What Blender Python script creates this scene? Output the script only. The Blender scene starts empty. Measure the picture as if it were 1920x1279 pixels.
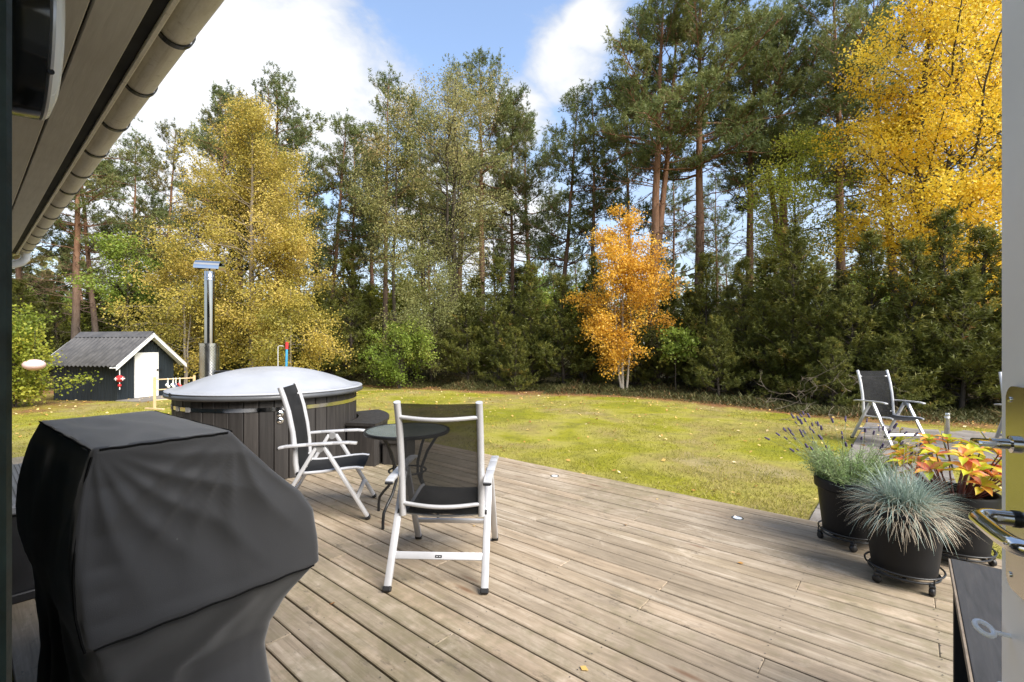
import bpy, bmesh, math, random
import numpy as np
from mathutils import Vector, Matrix, noise as mnoise

# ------------------------------------------------------------------ camera, sky, sun, exposure
scene = bpy.context.scene
col = scene.collection
EYE = 1.40
cam_d = bpy.data.cameras.new('camera'); cam = bpy.data.objects.new('camera', cam_d); col.objects.link(cam)
cam.location = (0, 0, EYE); cam.rotation_euler = (math.radians(90), 0, 0)
cam_d.sensor_width = 36; cam_d.lens = 36*880/1920; cam_d.shift_y = 9.5/1920
cam_d.clip_start = 0.02; cam_d.clip_end = 2000
scene.camera = cam

SUN_EL, SUN_AZ = math.radians(44), math.radians(132)      # azimuth clockwise from +Y
world = bpy.data.worlds.new('World'); scene.world = world; world.use_nodes = True
wn, wl = world.node_tree.nodes, world.node_tree.links
wn.clear()
w_out = wn.new('ShaderNodeOutputWorld'); w_bg = wn.new('ShaderNodeBackground'); w_bg.inputs[1].default_value = 0.12
sky = wn.new('ShaderNodeTexSky'); sky.sky_type = 'NISHITA'; sky.sun_disc = False
sky.sun_elevation = SUN_EL; sky.sun_rotation = SUN_AZ; sky.air_density = 1.0; sky.dust_density = 1.2; sky.ozone_density = 1.5
tc = wn.new('ShaderNodeTexCoord')
def wmath(op, a, b=None, c=None, clamp=False):
    n = wn.new('ShaderNodeMath'); n.operation = op; n.use_clamp = clamp
    for i, v in enumerate((a, b, c)):
        if v is None: continue
        if isinstance(v, (int, float)): n.inputs[i].default_value = v
        else: wl.new(v, n.inputs[i])
    return n.outputs[0]
def wvec(op, a, b=None):
    n = wn.new('ShaderNodeVectorMath'); n.operation = op
    for i, v in enumerate((a, b)):
        if v is None: continue
        if isinstance(v, (tuple, list)): n.inputs[i].default_value = v
        else: wl.new(v, n.inputs[i])
    return n.outputs['Value'] if op in ('DOT_PRODUCT', 'LENGTH', 'DISTANCE') else n.outputs[0]
def wnoise(vec, scale, detail, rough, dist=0.0):
    n = wn.new('ShaderNodeTexNoise'); n.inputs['Scale'].default_value = scale; n.inputs['Detail'].default_value = detail
    n.inputs['Roughness'].default_value = rough; n.inputs['Distortion'].default_value = dist
    wl.new(vec, n.inputs['Vector']); return n
dirv = tc.outputs['Generated']
flat = wvec('MULTIPLY', dirv, (1, 1, 1.7))
n_big = wnoise(flat, 3.1, 5, 0.58, 0.25).outputs[0]
n_fine = wnoise(flat, 9.0, 5, 0.62, 0.3).outputs[0]
edge = wmath('MULTIPLY_ADD', n_fine, 0.35, wmath('MULTIPLY', n_big, 0.65))
# cumulus banks: (direction of the cloud, angular size); the noise field goes on all round the sky
banks = [((-0.62, 1, 0.60), 0.27), ((-0.42, 1, 0.52), 0.17), ((-0.85, 1, 0.45), 0.28), ((0.10, 1, 0.60), 0.10), ((0.02, 1, 0.50), 0.09), ((0.16, 1, 0.68), 0.07),
         ((-0.1, 1, 0.26), 0.20), ((-0.75, 1, 0.2), 0.2), ((1.05, 1, 0.70), 0.12),
         ((-1, -0.3, 0.5), 0.4), ((1, -0.6, 0.7), 0.4), ((0.2, -1, 0.5), 0.45), ((-0.4, -0.5, 1), 0.35)]
acc = None
for d, s in banks:
    v = Vector(d).normalized()
    dist = wvec('DISTANCE', dirv, tuple(v))
    g = wmath('POWER', 2.718, wmath('MULTIPLY', wmath('MULTIPLY', dist, dist), -1.0/(s*s)))
    acc = g if acc is None else wmath('MAXIMUM', acc, g)
dens = wmath('ADD', wmath('MULTIPLY', acc, 0.62), wmath('MULTIPLY', wmath('SUBTRACT', edge, 0.5), 1.15))
mr = wn.new('ShaderNodeMapRange'); mr.interpolation_type = 'SMOOTHSTEP'
mr.inputs[1].default_value = 0.15; mr.inputs[2].default_value = 0.48; wl.new(dens, mr.inputs[0])
shade = wn.new('ShaderNodeMapRange'); shade.inputs[1].default_value = 0.18; shade.inputs[2].default_value = 0.75
shade.inputs[3].default_value = 0.50; shade.inputs[4].default_value = 1.0; wl.new(dens, shade.inputs[0])
ccol = wn.new('ShaderNodeCombineColor')
CL = 3.8
for i, k in enumerate((CL*0.965, CL*0.99, CL*1.03)):
    wl.new(wmath('MULTIPLY', shade.outputs[0], k), ccol.inputs[i])
wmix = wn.new('ShaderNodeMix'); wmix.data_type = 'RGBA'
sepw = wn.new('ShaderNodeSeparateXYZ'); wl.new(dirv, sepw.inputs[0])
veil = wn.new('ShaderNodeMapRange'); veil.inputs[1].default_value = 0.06; veil.inputs[2].default_value = 0.50; veil.inputs[3].default_value = 0.70; veil.inputs[4].default_value = 0.10; wl.new(sepw.outputs[2], veil.inputs[0])
wl.new(wmath('MAXIMUM', mr.outputs[0], veil.outputs[0]), wmix.inputs[0]); wl.new(sky.outputs[0], wmix.inputs[6]); wl.new(ccol.outputs[0], wmix.inputs[7])
wl.new(wmix.outputs[2], w_bg.inputs[0]); wl.new(w_bg.outputs[0], w_out.inputs[0])

sun_d = bpy.data.lights.new('sun', 'SUN'); sun = bpy.data.objects.new('sun', sun_d); col.objects.link(sun)
sun_d.energy = 2.7; sun_d.angle = math.radians(38); sun_d.color = (1.0, 0.94, 0.85)
sdir = Vector((math.sin(SUN_AZ)*math.cos(SUN_EL), math.cos(SUN_AZ)*math.cos(SUN_EL), math.sin(SUN_EL)))
sun.rotation_euler = (-sdir).to_track_quat('-Z', 'Y').to_euler(); sun.location = sdir*40
vs = scene.view_settings
vs.view_transform = 'Standard'; vs.look = 'None'; vs.gamma = 1.0; vs.exposure = 1.6; vs.use_curve_mapping = False
scene.cycles.use_denoising = True
scene.cycles.max_bounces = 6; scene.cycles.diffuse_bounces = 3; scene.cycles.transparent_max_bounces = 8; scene.cycles.caustics_reflective = False; scene.cycles.caustics_refractive = False
scene.cycles.sample_clamp_indirect = 6.0

# ------------------------------------------------------------------ frames and helpers
# house frame: x along the wall (to the door's hinge side), y out from the wall, z up
TH = -math.atan2(1036, 880) + math.pi/2
TH = -(math.pi/2 - math.atan2(1036, 880))
AX = Vector((math.cos(TH), math.sin(TH), 0)); BX = Vector((-math.sin(TH), math.cos(TH), 0))
HM = Matrix.Rotation(TH, 4, 'Z')
def hw(x, y, z=0.0): return HM @ Vector((x, y, z))
R = math.radians
rng = np.random.default_rng(7); random.seed(7)

def tag(o, label=None, cat=None, group=None, kind=None):
    if label: o['label'] = label
    if cat: o['category'] = cat
    if group: o['group'] = group
    if kind: o['kind'] = kind
    return o
def thing(name, loc=(0, 0, 0), rz=0.0, label=None, cat=None, group=None, kind=None):
    o = bpy.data.objects.new(name, None); col.objects.link(o); o.empty_display_size = 0.1
    o.location = loc; o.rotation_euler = (0, 0, rz)
    return tag(o, label, cat, group, kind)
def link(name, me, mat=None, parent=None):
    o = bpy.data.objects.new(name, me); col.objects.link(o)
    if mat is not None:
        me.materials.clear(); me.materials.append(mat)
    if parent is not None: o.parent = parent
    return o
def copy_tree(o, parent=None):
    c = o.copy(); col.objects.link(c); c.parent = parent
    for ch in o.children: copy_tree(ch, c)
    return c

class MB:
    """collects shapes in one bmesh"""
    def __init__(s): s.bm = bmesh.new()
    def box(s, c, size, bev=0.0, rot=None, seg=1):
        r = bmesh.ops.create_cube(s.bm, size=1.0); vs_ = r['verts']
        bmesh.ops.scale(s.bm, vec=Vector(size), verts=vs_)
        if bev > 0:
            es = list({e for v in vs_ for e in v.link_edges})
            q = bmesh.ops.bevel(s.bm, geom=es, offset=bev, segments=seg, affect='EDGES', profile=0.5)
            vs_ = list({v for f in q['faces'] for v in f.verts} | {v for v in vs_ if v.is_valid})
        M = Matrix.Translation(Vector(c)) @ (rot.to_4x4() if rot is not None else Matrix.Identity(4))
        bmesh.ops.transform(s.bm, matrix=M, verts=vs_); return s
    def beam(s, p0, p1, w, h, bev=0.004, up=(0, 0, 1), seg=1):
        p0, p1 = Vector(p0), Vector(p1); d = p1-p0; y = d.normalized()
        x = y.cross(Vector(up))
        if x.length < 1e-4: x = Vector((1, 0, 0))
        x.normalize(); z = x.cross(y)
        rot = Matrix((x, y, z)).transposed()
        return s.box((p0+p1)/2, (w, d.length, h), bev, rot, seg)
    def tube(s, pts, r, sides=10, caps=True, closed=False):
        pts = [Vector(p) for p in pts]; n = len(pts)
        rs = r if isinstance(r, (list, tuple)) else [r]*n
        t0 = (pts[1]-pts[0]).normalized()
        ref = Vector((0, 0, 1)) if abs(t0.z) < 0.9 else Vector((1, 0, 0))
        rings = []; u = t0.cross(ref).normalized()
        for i in range(n):
            if closed: t = (pts[(i+1) % n]-pts[i-1]).normalized()
            else: t = (pts[min(i+1, n-1)]-pts[max(i-1, 0)]).normalized()
            u = (u-t*u.dot(t)).normalized(); v = t.cross(u)
            rings.append([s.bm.verts.new(pts[i]+(u*math.cos(2*math.pi*k/sides)+v*math.sin(2*math.pi*k/sides))*rs[i]) for k in range(sides)])
        for i in range(n if closed else n-1):
            a, b = rings[i], rings[(i+1) % n]
            for k in range(sides):
                s.bm.faces.new((a[k], a[(k+1) % sides], b[(k+1) % sides], b[k]))
        if caps and not closed:
            s.bm.faces.new(rings[0][::-1]); s.bm.faces.new(rings[-1])
        return s
    def lathe(s, prof, sides=32, c=(0, 0, 0), a0=0.0, a1=2*math.pi):
        full = abs(a1-a0-2*math.pi) < 1e-6; m = sides if full else sides+1
        rings = []
        for (r, z) in prof:
            rings.append([s.bm.verts.new((c[0]+r*math.cos(a0+(a1-a0)*k/sides), c[1]+r*math.sin(a0+(a1-a0)*k/sides), c[2]+z)) for k in range(m)])
        for a, b in zip(rings, rings[1:]):
            for k in range(sides):
                k2 = (k+1) % m
                s.bm.faces.new((a[k], a[k2], b[k2], b[k]))
        return s
    def prism(s, poly, z0, z1):
        a = [s.bm.verts.new((x, y, z0)) for x, y in poly]; b = [s.bm.verts.new((x, y, z1)) for x, y in poly]
        n = len(poly)
        for i in range(n): s.bm.faces.new((a[i], a[(i+1) % n], b[(i+1) % n], b[i]))
        s.bm.faces.new(a[::-1]); s.bm.faces.new(b); return s
    def faces(s, verts, fs):
        v = [s.bm.verts.new(p) for p in verts]
        for f in fs: s.bm.faces.new([v[i] for i in f])
        return s
    def xf(s, M): bmesh.ops.transform(s.bm, matrix=M, verts=s.bm.verts); return s
    def mesh(s, name, smooth=None):
        bmesh.ops.remove_doubles(s.bm, verts=s.bm.verts, dist=1e-6)
        bmesh.ops.recalc_face_normals(s.bm, faces=s.bm.faces)
        me = bpy.data.meshes.new(name); s.bm.to_mesh(me); s.bm.free()
        if smooth is not None:
            me.polygons.foreach_set('use_smooth', [True]*len(me.polygons))
            try: me.set_sharp_from_angle(angle=R(smooth))
            except Exception: pass
        return me
    def build(s, name, mat, parent=None, smooth=35):
        return link(name, s.mesh(name, smooth), mat, parent)

def np_mesh(name, verts, faces, tint=None, smooth=False):
    """faces: (n,3) or (n,4) int array"""
    me = bpy.data.meshes.new(name); k = faces.shape[1]
    me.vertices.add(len(verts)); me.vertices.foreach_set('co', np.ascontiguousarray(verts, np.float32).ravel())
    me.loops.add(faces.size); me.loops.foreach_set('vertex_index', np.ascontiguousarray(faces, np.int32).ravel())
    me.polygons.add(len(faces)); me.polygons.foreach_set('loop_start', np.arange(0, faces.size, k, dtype=np.int32))
    if smooth: me.polygons.foreach_set('use_smooth', np.ones(len(faces), bool))
    if tint is not None:
        at = me.attributes.new('tint', 'FLOAT', 'FACE'); at.data.foreach_set('value', np.ascontiguousarray(tint, np.float32))
    me.update(calc_edges=True); return me

# ------------------------------------------------------------------ materials
class NT:
    def __init__(s, name):
        s.m = bpy.data.materials.new(name); s.m.use_nodes = True
        s.n, s.l = s.m.node_tree.nodes, s.m.node_tree.links
        s.p = s.n['Principled BSDF']; s.out = s.n['Material Output']
        s._tc = None
    def tc(s, k='Object'):
        if s._tc is None: s._tc = s.n.new('ShaderNodeTexCoord')
        return s._tc.outputs[k]
    def put(s, v, sock):
        if isinstance(v, (int, float)): sock.default_value = v
        elif isinstance(v, (tuple, list)): sock.default_value = (*v, 1.0) if len(v) == 3 and sock.type == 'RGBA' else v
        else: s.l.new(v, sock)
    def math(s, op, a, b=0.0, c=None, clamp=False):
        n = s.n.new('ShaderNodeMath'); n.operation = op; n.use_clamp = clamp
        s.put(a, n.inputs[0]); s.put(b, n.inputs[1])
        if c is not None: s.put(c, n.inputs[2])
        return n.outputs[0]
    def vmul(s, v, k):
        n = s.n.new('ShaderNodeVectorMath'); n.operation = 'MULTIPLY'; s.put(v, n.inputs[0]); n.inputs[1].default_value = k; return n.outputs[0]
    def vadd(s, v, k):
        n = s.n.new('ShaderNodeVectorMath'); n.operation = 'ADD'; s.put(v, n.inputs[0]); s.put(k, n.inputs[1]); return n.outputs[0]
    def noise(s, vec, scale, detail=4, rough=0.55, dist=0.0):
        n = s.n.new('ShaderNodeTexNoise'); s.put(vec, n.inputs['Vector']); n.inputs['Scale'].default_value = scale
        n.inputs['Detail'].default_value = detail; n.inputs['Roughness'].default_value = rough; n.inputs['Distortion'].default_value = dist
        return n.outputs[0]
    def voro(s, vec, scale, feature='F1'):
        n = s.n.new('ShaderNodeTexVoronoi'); n.feature = feature; s.put(vec, n.inputs['Vector']); n.inputs['Scale'].default_value = scale
        return n
    def ramp(s, f, stops, interp='LINEAR'):
        n = s.n.new('ShaderNodeValToRGB'); n.color_ramp.interpolation = interp; e = n.color_ramp.elements
        while len(e) < len(stops): e.new(0.5)
        for x, (p, c) in zip(e, stops):
            x.position = p; x.color = (*c, 1.0) if len(c) == 3 else c
        s.put(f, n.inputs[0]); return n.outputs[0]
    def rng(s, f, a, b, c=0.0, d=1.0):
        n = s.n.new('ShaderNodeMapRange'); s.put(f, n.inputs[0])
        for i, v in enumerate((a, b, c, d)): n.inputs[i+1].default_value = v
        return n.outputs[0]
    def mix(s, f, a, b, mode='MIX'):
        n = s.n.new('ShaderNodeMix'); n.data_type = 'RGBA'; n.blend_type = mode
        s.put(f, n.inputs[0]); s.put(a, n.inputs[6]); s.put(b, n.inputs[7]); return n.outputs[2]
    def bump(s, h, strength=0.3, dist=0.01):
        n = s.n.new('ShaderNodeBump'); n.inputs['Strength'].default_value = strength; n.inputs['Distance'].default_value = dist
        s.put(h, n.inputs['Height']); s.l.new(n.outputs[0], s.p.inputs['Normal']); return n
    def set(s, color=None, rough=None, metal=None, spec=None, **k):
        if color is not None: s.put(color, s.p.inputs['Base Color'])
        if rough is not None: s.put(rough, s.p.inputs['Roughness'])
        if metal is not None: s.put(metal, s.p.inputs['Metallic'])
        if spec is not None: s.put(spec, s.p.inputs['Specular IOR Level'])
        for kk, v in k.items(): s.put(v, s.p.inputs[kk])
        return s
    def objrand(s):
        return s.n.new('ShaderNodeObjectInfo').outputs['Random']
    def attr(s, name):
        n = s.n.new('ShaderNodeAttribute'); n.attribute_name = name; return n.outputs['Fac']

def worn(name, color, rough=0.5, metal=0.0, var=0.25, scale=6.0, bump=0.0, bscale=60, spec=0.5):
    t = NT(name); n = t.noise(t.tc(), scale, 5, 0.6)
    dark = tuple(c*(1-var) for c in color); lite = tuple(min(1, c*(1+var)) for c in color)
    t.set(t.ramp(n, [(0.3, dark), (0.7, lite)]), t.rng(n, 0.3, 0.7, rough*0.85, min(1, rough*1.15)), metal, spec)
    if bump: t.bump(t.noise(t.tc(), bscale, 4, 0.6), bump, 0.004)
    return t.m

def foliage_mat(name, stops, trans=0.35, rough=0.55, nscale=0.9, nvar=0.35):
    """leaf colour from the face tint and a slow noise through the crown"""
    t = NT(name); ti = t.attr('tint')
    n = t.noise(t.tc(), nscale, 3, 0.5)
    f = t.math('ADD', ti, t.math('MULTIPLY', t.math('SUBTRACT', n, 0.5), nvar*2), clamp=True)
    c = t.ramp(f, stops)
    t.set(c, rough, 0, 0.25)
    tr = t.n.new('ShaderNodeBsdfTranslucent'); t.l.new(c, tr.inputs[0])
    mx = t.n.new('ShaderNodeMixShader'); mx.inputs[0].default_value = trans
    t.l.new(t.p.outputs[0], mx.inputs[1]); t.l.new(tr.outputs[0], mx.inputs[2]); t.l.new(mx.outputs[0], t.out.inputs[0])
    return t.m
M = {}
def deck_wood():
    t = NT('weathered_deck_wood'); o = t.tc(); r = t.objrand()
    off = t.n.new('ShaderNodeCombineXYZ'); t.l.new(t.math('MULTIPLY', r, 37.0), off.inputs[0]); t.l.new(t.math('MULTIPLY', r, 11.0), off.inputs[2])
    p = t.vadd(o, off.outputs[0])
    grain = t.noise(t.vmul(p, (0.9, 22, 6)), 1.6, 6, 0.6, 0.8)
    streak = t.noise(t.vmul(p, (0.55, 9, 3)), 1.5, 5, 0.6, 0.3)
    blot = t.noise(o, 0.55, 4, 0.55)
    fine = t.noise(p, 14, 5, 0.65)
    base = t.ramp(grain, [(0.20, (0.175, 0.14, 0.105)), (0.42, (0.30, 0.245, 0.18)), (0.62, (0.375, 0.312, 0.238)), (0.85, (0.46, 0.395, 0.31))])
    tone = t.ramp(r, [(0.0, (0.80, 0.78, 0.74)), (0.35, (1.0, 0.98, 0.95)), (0.7, (1.04, 0.97, 0.90)), (1.0, (0.88, 0.87, 0.80))])
    c = t.mix(1.0, base, tone, 'MULTIPLY')
    c = t.mix(t.rng(streak, 0.50, 0.75, 0, 0.6), c, (0.17, 0.138, 0.092))                 # damp brown streaks
    c = t.mix(t.rng(streak, 0.40, 0.26, 0, 0.55), c, (0.60, 0.53, 0.43))                   # bleached fibres
    wet = t.math('MULTIPLY_ADD', t.noise(t.vmul(p, (1, 2.6, 1)), 2.4, 8, 0.75, 0.8), 0.6, t.math('MULTIPLY', t.noise(o, 1.3, 6, 0.7, 0.6), 0.4)); c = t.mix(t.rng(wet, 0.49, 0.62, 0, 0.62), c, (0.17, 0.135, 0.094)); c = t.mix(t.rng(wet, 0.47, 0.36, 0, 0.5), c, (0.57, 0.49, 0.39))
    c = t.mix(t.rng(t.math('MULTIPLY', blot, t.math('ADD', fine, 0.45)), 0.47, 0.62, 0, 0.5), c, (0.165, 0.145, 0.075))   # green algae
    c = t.mix(t.rng(t.noise(t.vmul(p, (1, 2.2, 1)), 7, 5, 0.72), 0.60, 0.72, 0, 0.7), c, (0.085, 0.07, 0.052))   # dark spots
    kn = t.voro(t.vmul(p, (1.1, 5.5, 1)), 1.0)
    c = t.mix(t.rng(kn.outputs['Distance'], 0.13, 0.04, 0, 0.85), c, (0.14, 0.075, 0.04))   # knots
    t.set(c, t.rng(grain, 0.2, 0.8, 0.75, 0.55), 0, 0.35)
    t.bump(t.math('ADD', grain, t.math('MULTIPLY', fine, 0.35)), 0.45, 0.004)
    return t.m
M['deck'] = deck_wood()
M['joist'] = worn('deck_joist_dark', (0.05, 0.04, 0.03), 0.9)
M['screw'] = worn('dark_screw', (0.06, 0.055, 0.05), 0.6, 0.3)
def dark_wood(name, c0, c1, axis=(14, 14, 0.8)):
    t = NT(name); r = t.objrand(); o = t.tc()
    off = t.n.new('ShaderNodeCombineXYZ'); t.l.new(t.math('MULTIPLY', r, 21.0), off.inputs[2]); t.l.new(t.math('MULTIPLY', r, 9.0), off.inputs[0])
    p = t.vadd(o, off.outputs[0])
    g = t.noise(t.vmul(p, axis), 2.0, 6, 0.6, 0.4)
    c = t.ramp(g, [(0.28, c0), (0.72, c1)])
    c = t.mix(1.0, c, t.ramp(r, [(0, (0.75, 0.75, 0.75)), (1, (1.2, 1.18, 1.15))]), 'MULTIPLY')
    t.set(c, t.rng(g, 0.3, 0.7, 0.65, 0.5), 0, 0.4); t.bump(g, 0.35, 0.003); return t.m
M['stave'] = dark_wood('stained_stave_wood', (0.017, 0.015, 0.0145), (0.050, 0.046, 0.044))
M['slab'] = dark_wood('stained_slab_wood', (0.030, 0.030, 0.031), (0.062, 0.061, 0.062), (24, 2.2, 8))
M['slab_edge'] = worn('bare_wood_edge', (0.19, 0.15, 0.11), 0.7, scale=20)
M['shedwall'] = dark_wood('shed_boards_blue_black', (0.008, 0.013, 0.019), (0.022, 0.032, 0.042), (18, 18, 0.6))
M['black'] = worn('black_plastic', (0.012, 0.012, 0.013), 0.45, 0, 0.2, 9, 0.08, 90)
M['pot'] = worn('black_pot_plastic', (0.0055, 0.006, 0.0075), 0.55, 0, 0.35, 7, 0.10, 70, 0.3)
M['blackmetal'] = worn('black_painted_metal', (0.018, 0.019, 0.021), 0.38, 0.2, 0.2, 12)
M['alu'] = worn('silver_painted_aluminium', (0.56, 0.565, 0.59), 0.36, 0.35, 0.08, 7)
M['alu_dark'] = worn('grey_and_shaded_aluminium', (0.30, 0.30, 0.305), 0.40, 0.4, 0.10, 7)  # grey fittings; on the chair seat bars a shaded copy of the silver
M['chrome'] = worn('polished_steel', (0.72, 0.71, 0.69), 0.10, 1.0, 0.08, 12)
M['steel'] = worn('brushed_steel', (0.60, 0.59, 0.57), 0.24, 1.0, 0.12, 10)
M['brass'] = worn('satin_steel_plate', (0.50, 0.48, 0.44), 0.22, 1.0, 0.08, 12)
M['white'] = worn('white_gloss_paint', (0.87, 0.87, 0.87), 0.35, 0, 0.03, 5)
M['whitewood'] = worn('white_painted_boards', (0.74, 0.74, 0.74), 0.5, 0, 0.06, 9, 0.15, 40)
M['opal'] = worn('opal_plastic', (0.78, 0.78, 0.77), 0.25, 0, 0.03, 4)
M['wall'] = worn('blue_black_wall_paint', (0.012, 0.02, 0.022), 0.55, 0, 0.4, 14, 0.3, 50)
M['frame'] = worn('green_black_door_frame', (0.010, 0.022, 0.022), 0.38, 0, 0.5, 16, 0.3, 60)
M['roofing'] = worn('dark_roofing_felt', (0.03, 0.03, 0.03), 0.9)
def soffit():
    t = NT('grey_soffit_boards'); g = t.noise(t.vmul(t.tc(), (2, 30, 4)), 2, 6, 0.65, 0.5); b = t.noise(t.tc(), 4.5, 5, 0.6)
    c = t.ramp(g, [(0.2, (0.50, 0.48, 0.455)), (0.8, (0.62, 0.60, 0.575))])
    c = t.mix(t.rng(b, 0.45, 0.75, 0, 0.3), c, (0.40, 0.37, 0.34)); t.set(c, 0.75, 0, 0.3); t.bump(g, 0.25, 0.003); return t.m
M['soffit'] = soffit()
def zinc():
    t = NT('weathered_zinc'); o = t.tc(); b = t.noise(t.vmul(o, (1.2, 4, 4)), 4, 7, 0.7, 0.4); f = t.noise(o, 35, 5, 0.7)
    c = t.ramp(b, [(0.25, (0.58, 0.54, 0.46)), (0.5, (0.76, 0.72, 0.64)), (0.75, (0.83, 0.80, 0.74))])
    c = t.mix(t.rng(f, 0.58, 0.75, 0, 0.55), c, (0.32, 0.26, 0.17))
    st = t.noise(t.vmul(o, (0.7, 26, 26)), 2, 4, 0.6)
    c = t.mix(t.rng(st, 0.55, 0.72, 0, 0.45), c, (0.40, 0.34, 0.24)); t.set(c, 0.6, 0.0, 0.4); t.bump(f, 0.12, 0.002); return t.m
M['zinc'] = zinc()
def cover_fabric():
    t = NT('black_cover_fabric'); o = t.tc()
    w = t.noise(t.vmul(o, (1, 1, 1)), 420, 2, 0.5); s = t.noise(o, 3.0, 5, 0.6); d = t.noise(o, 22, 5, 0.7)
    c = t.ramp(s, [(0.3, (0.030, 0.030, 0.032)), (0.7, (0.040, 0.040, 0.0425))])
    c = t.mix(t.rng(d, 0.6, 0.85, 0, 0.25), c, (0.07, 0.07, 0.072))
    sp = t.voro(o, 16); c = t.mix(t.rng(sp.outputs['Distance'], 0.055, 0.02, 0, 0.45), c, (0.20, 0.20, 0.19))   # grit
    t.set(c, t.rng(s, 0.3, 0.7, 0.58, 0.72), 0, 0.4, **{'Sheen Weight': 0.3, 'Sheen Roughness': 0.5})
    t.bump(t.math('ADD', t.math('MULTIPLY', w, 0.3), t.math('MULTIPLY', t.noise(o, 9, 4, 0.55), 0.7)), 0.25, 0.006); return t.m
M['cover'] = cover_fabric()
M['seam'] = worn('black_piping', (0.006, 0.006, 0.006), 0.9, 0, 0.1, 6, 0, 60, 0.1)
def lid():
    t = NT('grey_lid_fibreglass'); o = t.tc(); n = t.noise(o, 2.2, 6, 0.6); f = t.noise(o, 18, 5, 0.7)
    c = t.ramp(n, [(0.3, (0.30, 0.315, 0.345)), (0.7, (0.37, 0.385, 0.42))])
    c = t.mix(t.rng(f, 0.6, 0.8, 0, 0.25), c, (0.24, 0.23, 0.22)); t.set(c, t.rng(n, 0.3, 0.7, 0.30, 0.45), 0, 0.5); t.bump(f, 0.06, 0.003); return t.m
M['lid'] = lid()
M['rim'] = worn('dark_grey_rim', (0.075, 0.08, 0.088), 0.4, 0, 0.15, 6)
def mesh_fabric():
    t = NT('charcoal_mesh_textile'); o = t.tc(); n = t.noise(o, 7, 4, 0.6)
    t.set(t.ramp(n, [(0.3, (0.014, 0.0145, 0.0155)), (0.7, (0.024, 0.0245, 0.026))]), 0.85, 0, 0.12)
    tr = t.n.new('ShaderNodeBsdfTransparent'); mx = t.n.new('ShaderNodeMixShader')
    lw = t.n.new('ShaderNodeLayerWeight'); lw.inputs[0].default_value = 0.5
    t.l.new(t.rng(lw.outputs['Facing'], 0.0, 0.8, 0.13, 0.0), mx.inputs[0])       # open weave closes up at a slant
    t.l.new(t.p.outputs[0], mx.inputs[1]); t.l.new(tr.outputs[0], mx.inputs[2]); t.l.new(mx.outputs[0], t.out.inputs[0]); return t.m
M['mesh'] = mesh_fabric()
def glass_top():
    t = NT('frosted_green_glass'); n = t.noise(t.tc(), 9, 5, 0.6)
    t.set(t.ramp(n, [(0.3, (0.16, 0.19, 0.18)), (0.7, (0.24, 0.27, 0.26))]), 0.22, 0, 0.5, **{'Transmission Weight': 0.35}); t.bump(t.noise(t.tc(), 60, 3, 0.6), 0.15, 0.002); return t.m
M['glass'] = glass_top()
M['pine'] = worn('raw_pine_wood', (0.60, 0.44, 0.25), 0.6, 0, 0.12, 8)
M['red'] = worn('red_plastic', (0.55, 0.03, 0.035), 0.45, 0, 0.1)
M['blue'] = worn('blue_plastic', (0.05, 0.30, 0.50), 0.4, 0, 0.1)
M['navy'] = worn('navy_rope', (0.03, 0.04, 0.10), 0.7, 0, 0.1)
M['lantern'] = worn('pink_white_paper', (0.72, 0.50, 0.50), 0.6, 0, 0.05)
M['soil'] = worn('potting_soil', (0.03, 0.022, 0.015), 0.95, 0, 0.4, 30, 0.6, 60)
M['lamp_glass'] = worn('clear_lamp_lens', (0.80, 0.80, 0.80), 0.35, 0.0, 0.1, 20)
M['asphalt_roof'] = worn('grey_corrugated_sheet', (0.085, 0.082, 0.082), 0.6, 0.1, 0.3, 5, 0.15, 30)
def slabmat():
    t = NT('weathered_paving'); o = t.tc(); n = t.noise(o, 3, 7, 0.7); f = t.noise(o, 26, 5, 0.75)
    c = t.ramp(n, [(0.25, (0.10, 0.088, 0.075)), (0.5, (0.185, 0.17, 0.155)), (0.8, (0.27, 0.255, 0.24))])
    c = t.mix(t.rng(f, 0.5, 0.72, 0, 0.6), c, (0.085, 0.062, 0.04)); c = t.mix(1.0, c, t.ramp(t.objrand(), [(0, (0.8, 0.8, 0.8)), (1, (1.15, 1.13, 1.1))]), 'MULTIPLY')
    t.set(c, 0.85, 0, 0.3); t.bump(t.math('ADD', n, f), 0.4, 0.006); return t.m
M['paving'] = slabmat()
def bark(name, low, high, split):
    t = NT(name); o = t.tc(); v = t.voro(t.vmul(o, (9, 9, 2.2)), 1.0); n = t.noise(t.vmul(o, (6, 6, 1.5)), 2, 6, 0.65)
    sep = t.n.new('ShaderNodeSeparateXYZ'); t.l.new(o, sep.inputs[0])
    z = t.math('ADD', sep.outputs[2], t.math('MULTIPLY', n, 2.0))
    c = t.mix(t.rng(z, split[0], split[1], 0, 1), low, high)
    c = t.mix(t.rng(n, 0.35, 0.7, 0.0, 0.75), c, t.mix(1.0, c, (0.42, 0.40, 0.38), 'MULTIPLY'))
    t.set(c, 0.85, 0, 0.2); t.bump(t.math('ADD', v.outputs['Distance'], n), 0.7, 0.03); return t.m
M['bark_pine'] = bark('pine_bark', (0.125, 0.098, 0.08), (0.27, 0.15, 0.092), (3.5, 8.0))
M['bark_dark'] = bark('dark_bark', (0.085, 0.07, 0.055), (0.085, 0.07, 0.055), (3, 8))
M['bark_birch'] = bark('birch_bark', (0.40, 0.36, 0.30), (0.30, 0.25, 0.19), (1, 5))
M['leaf_pine'] = foliage_mat('pine_needles', [(0.0, (0.085, 0.112, 0.040)), (0.4, (0.155, 0.190, 0.062)), (0.7, (0.215, 0.24, 0.082)), (1.0, (0.29, 0.285, 0.11))], 0.35, 0.5, 0.5)
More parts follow.
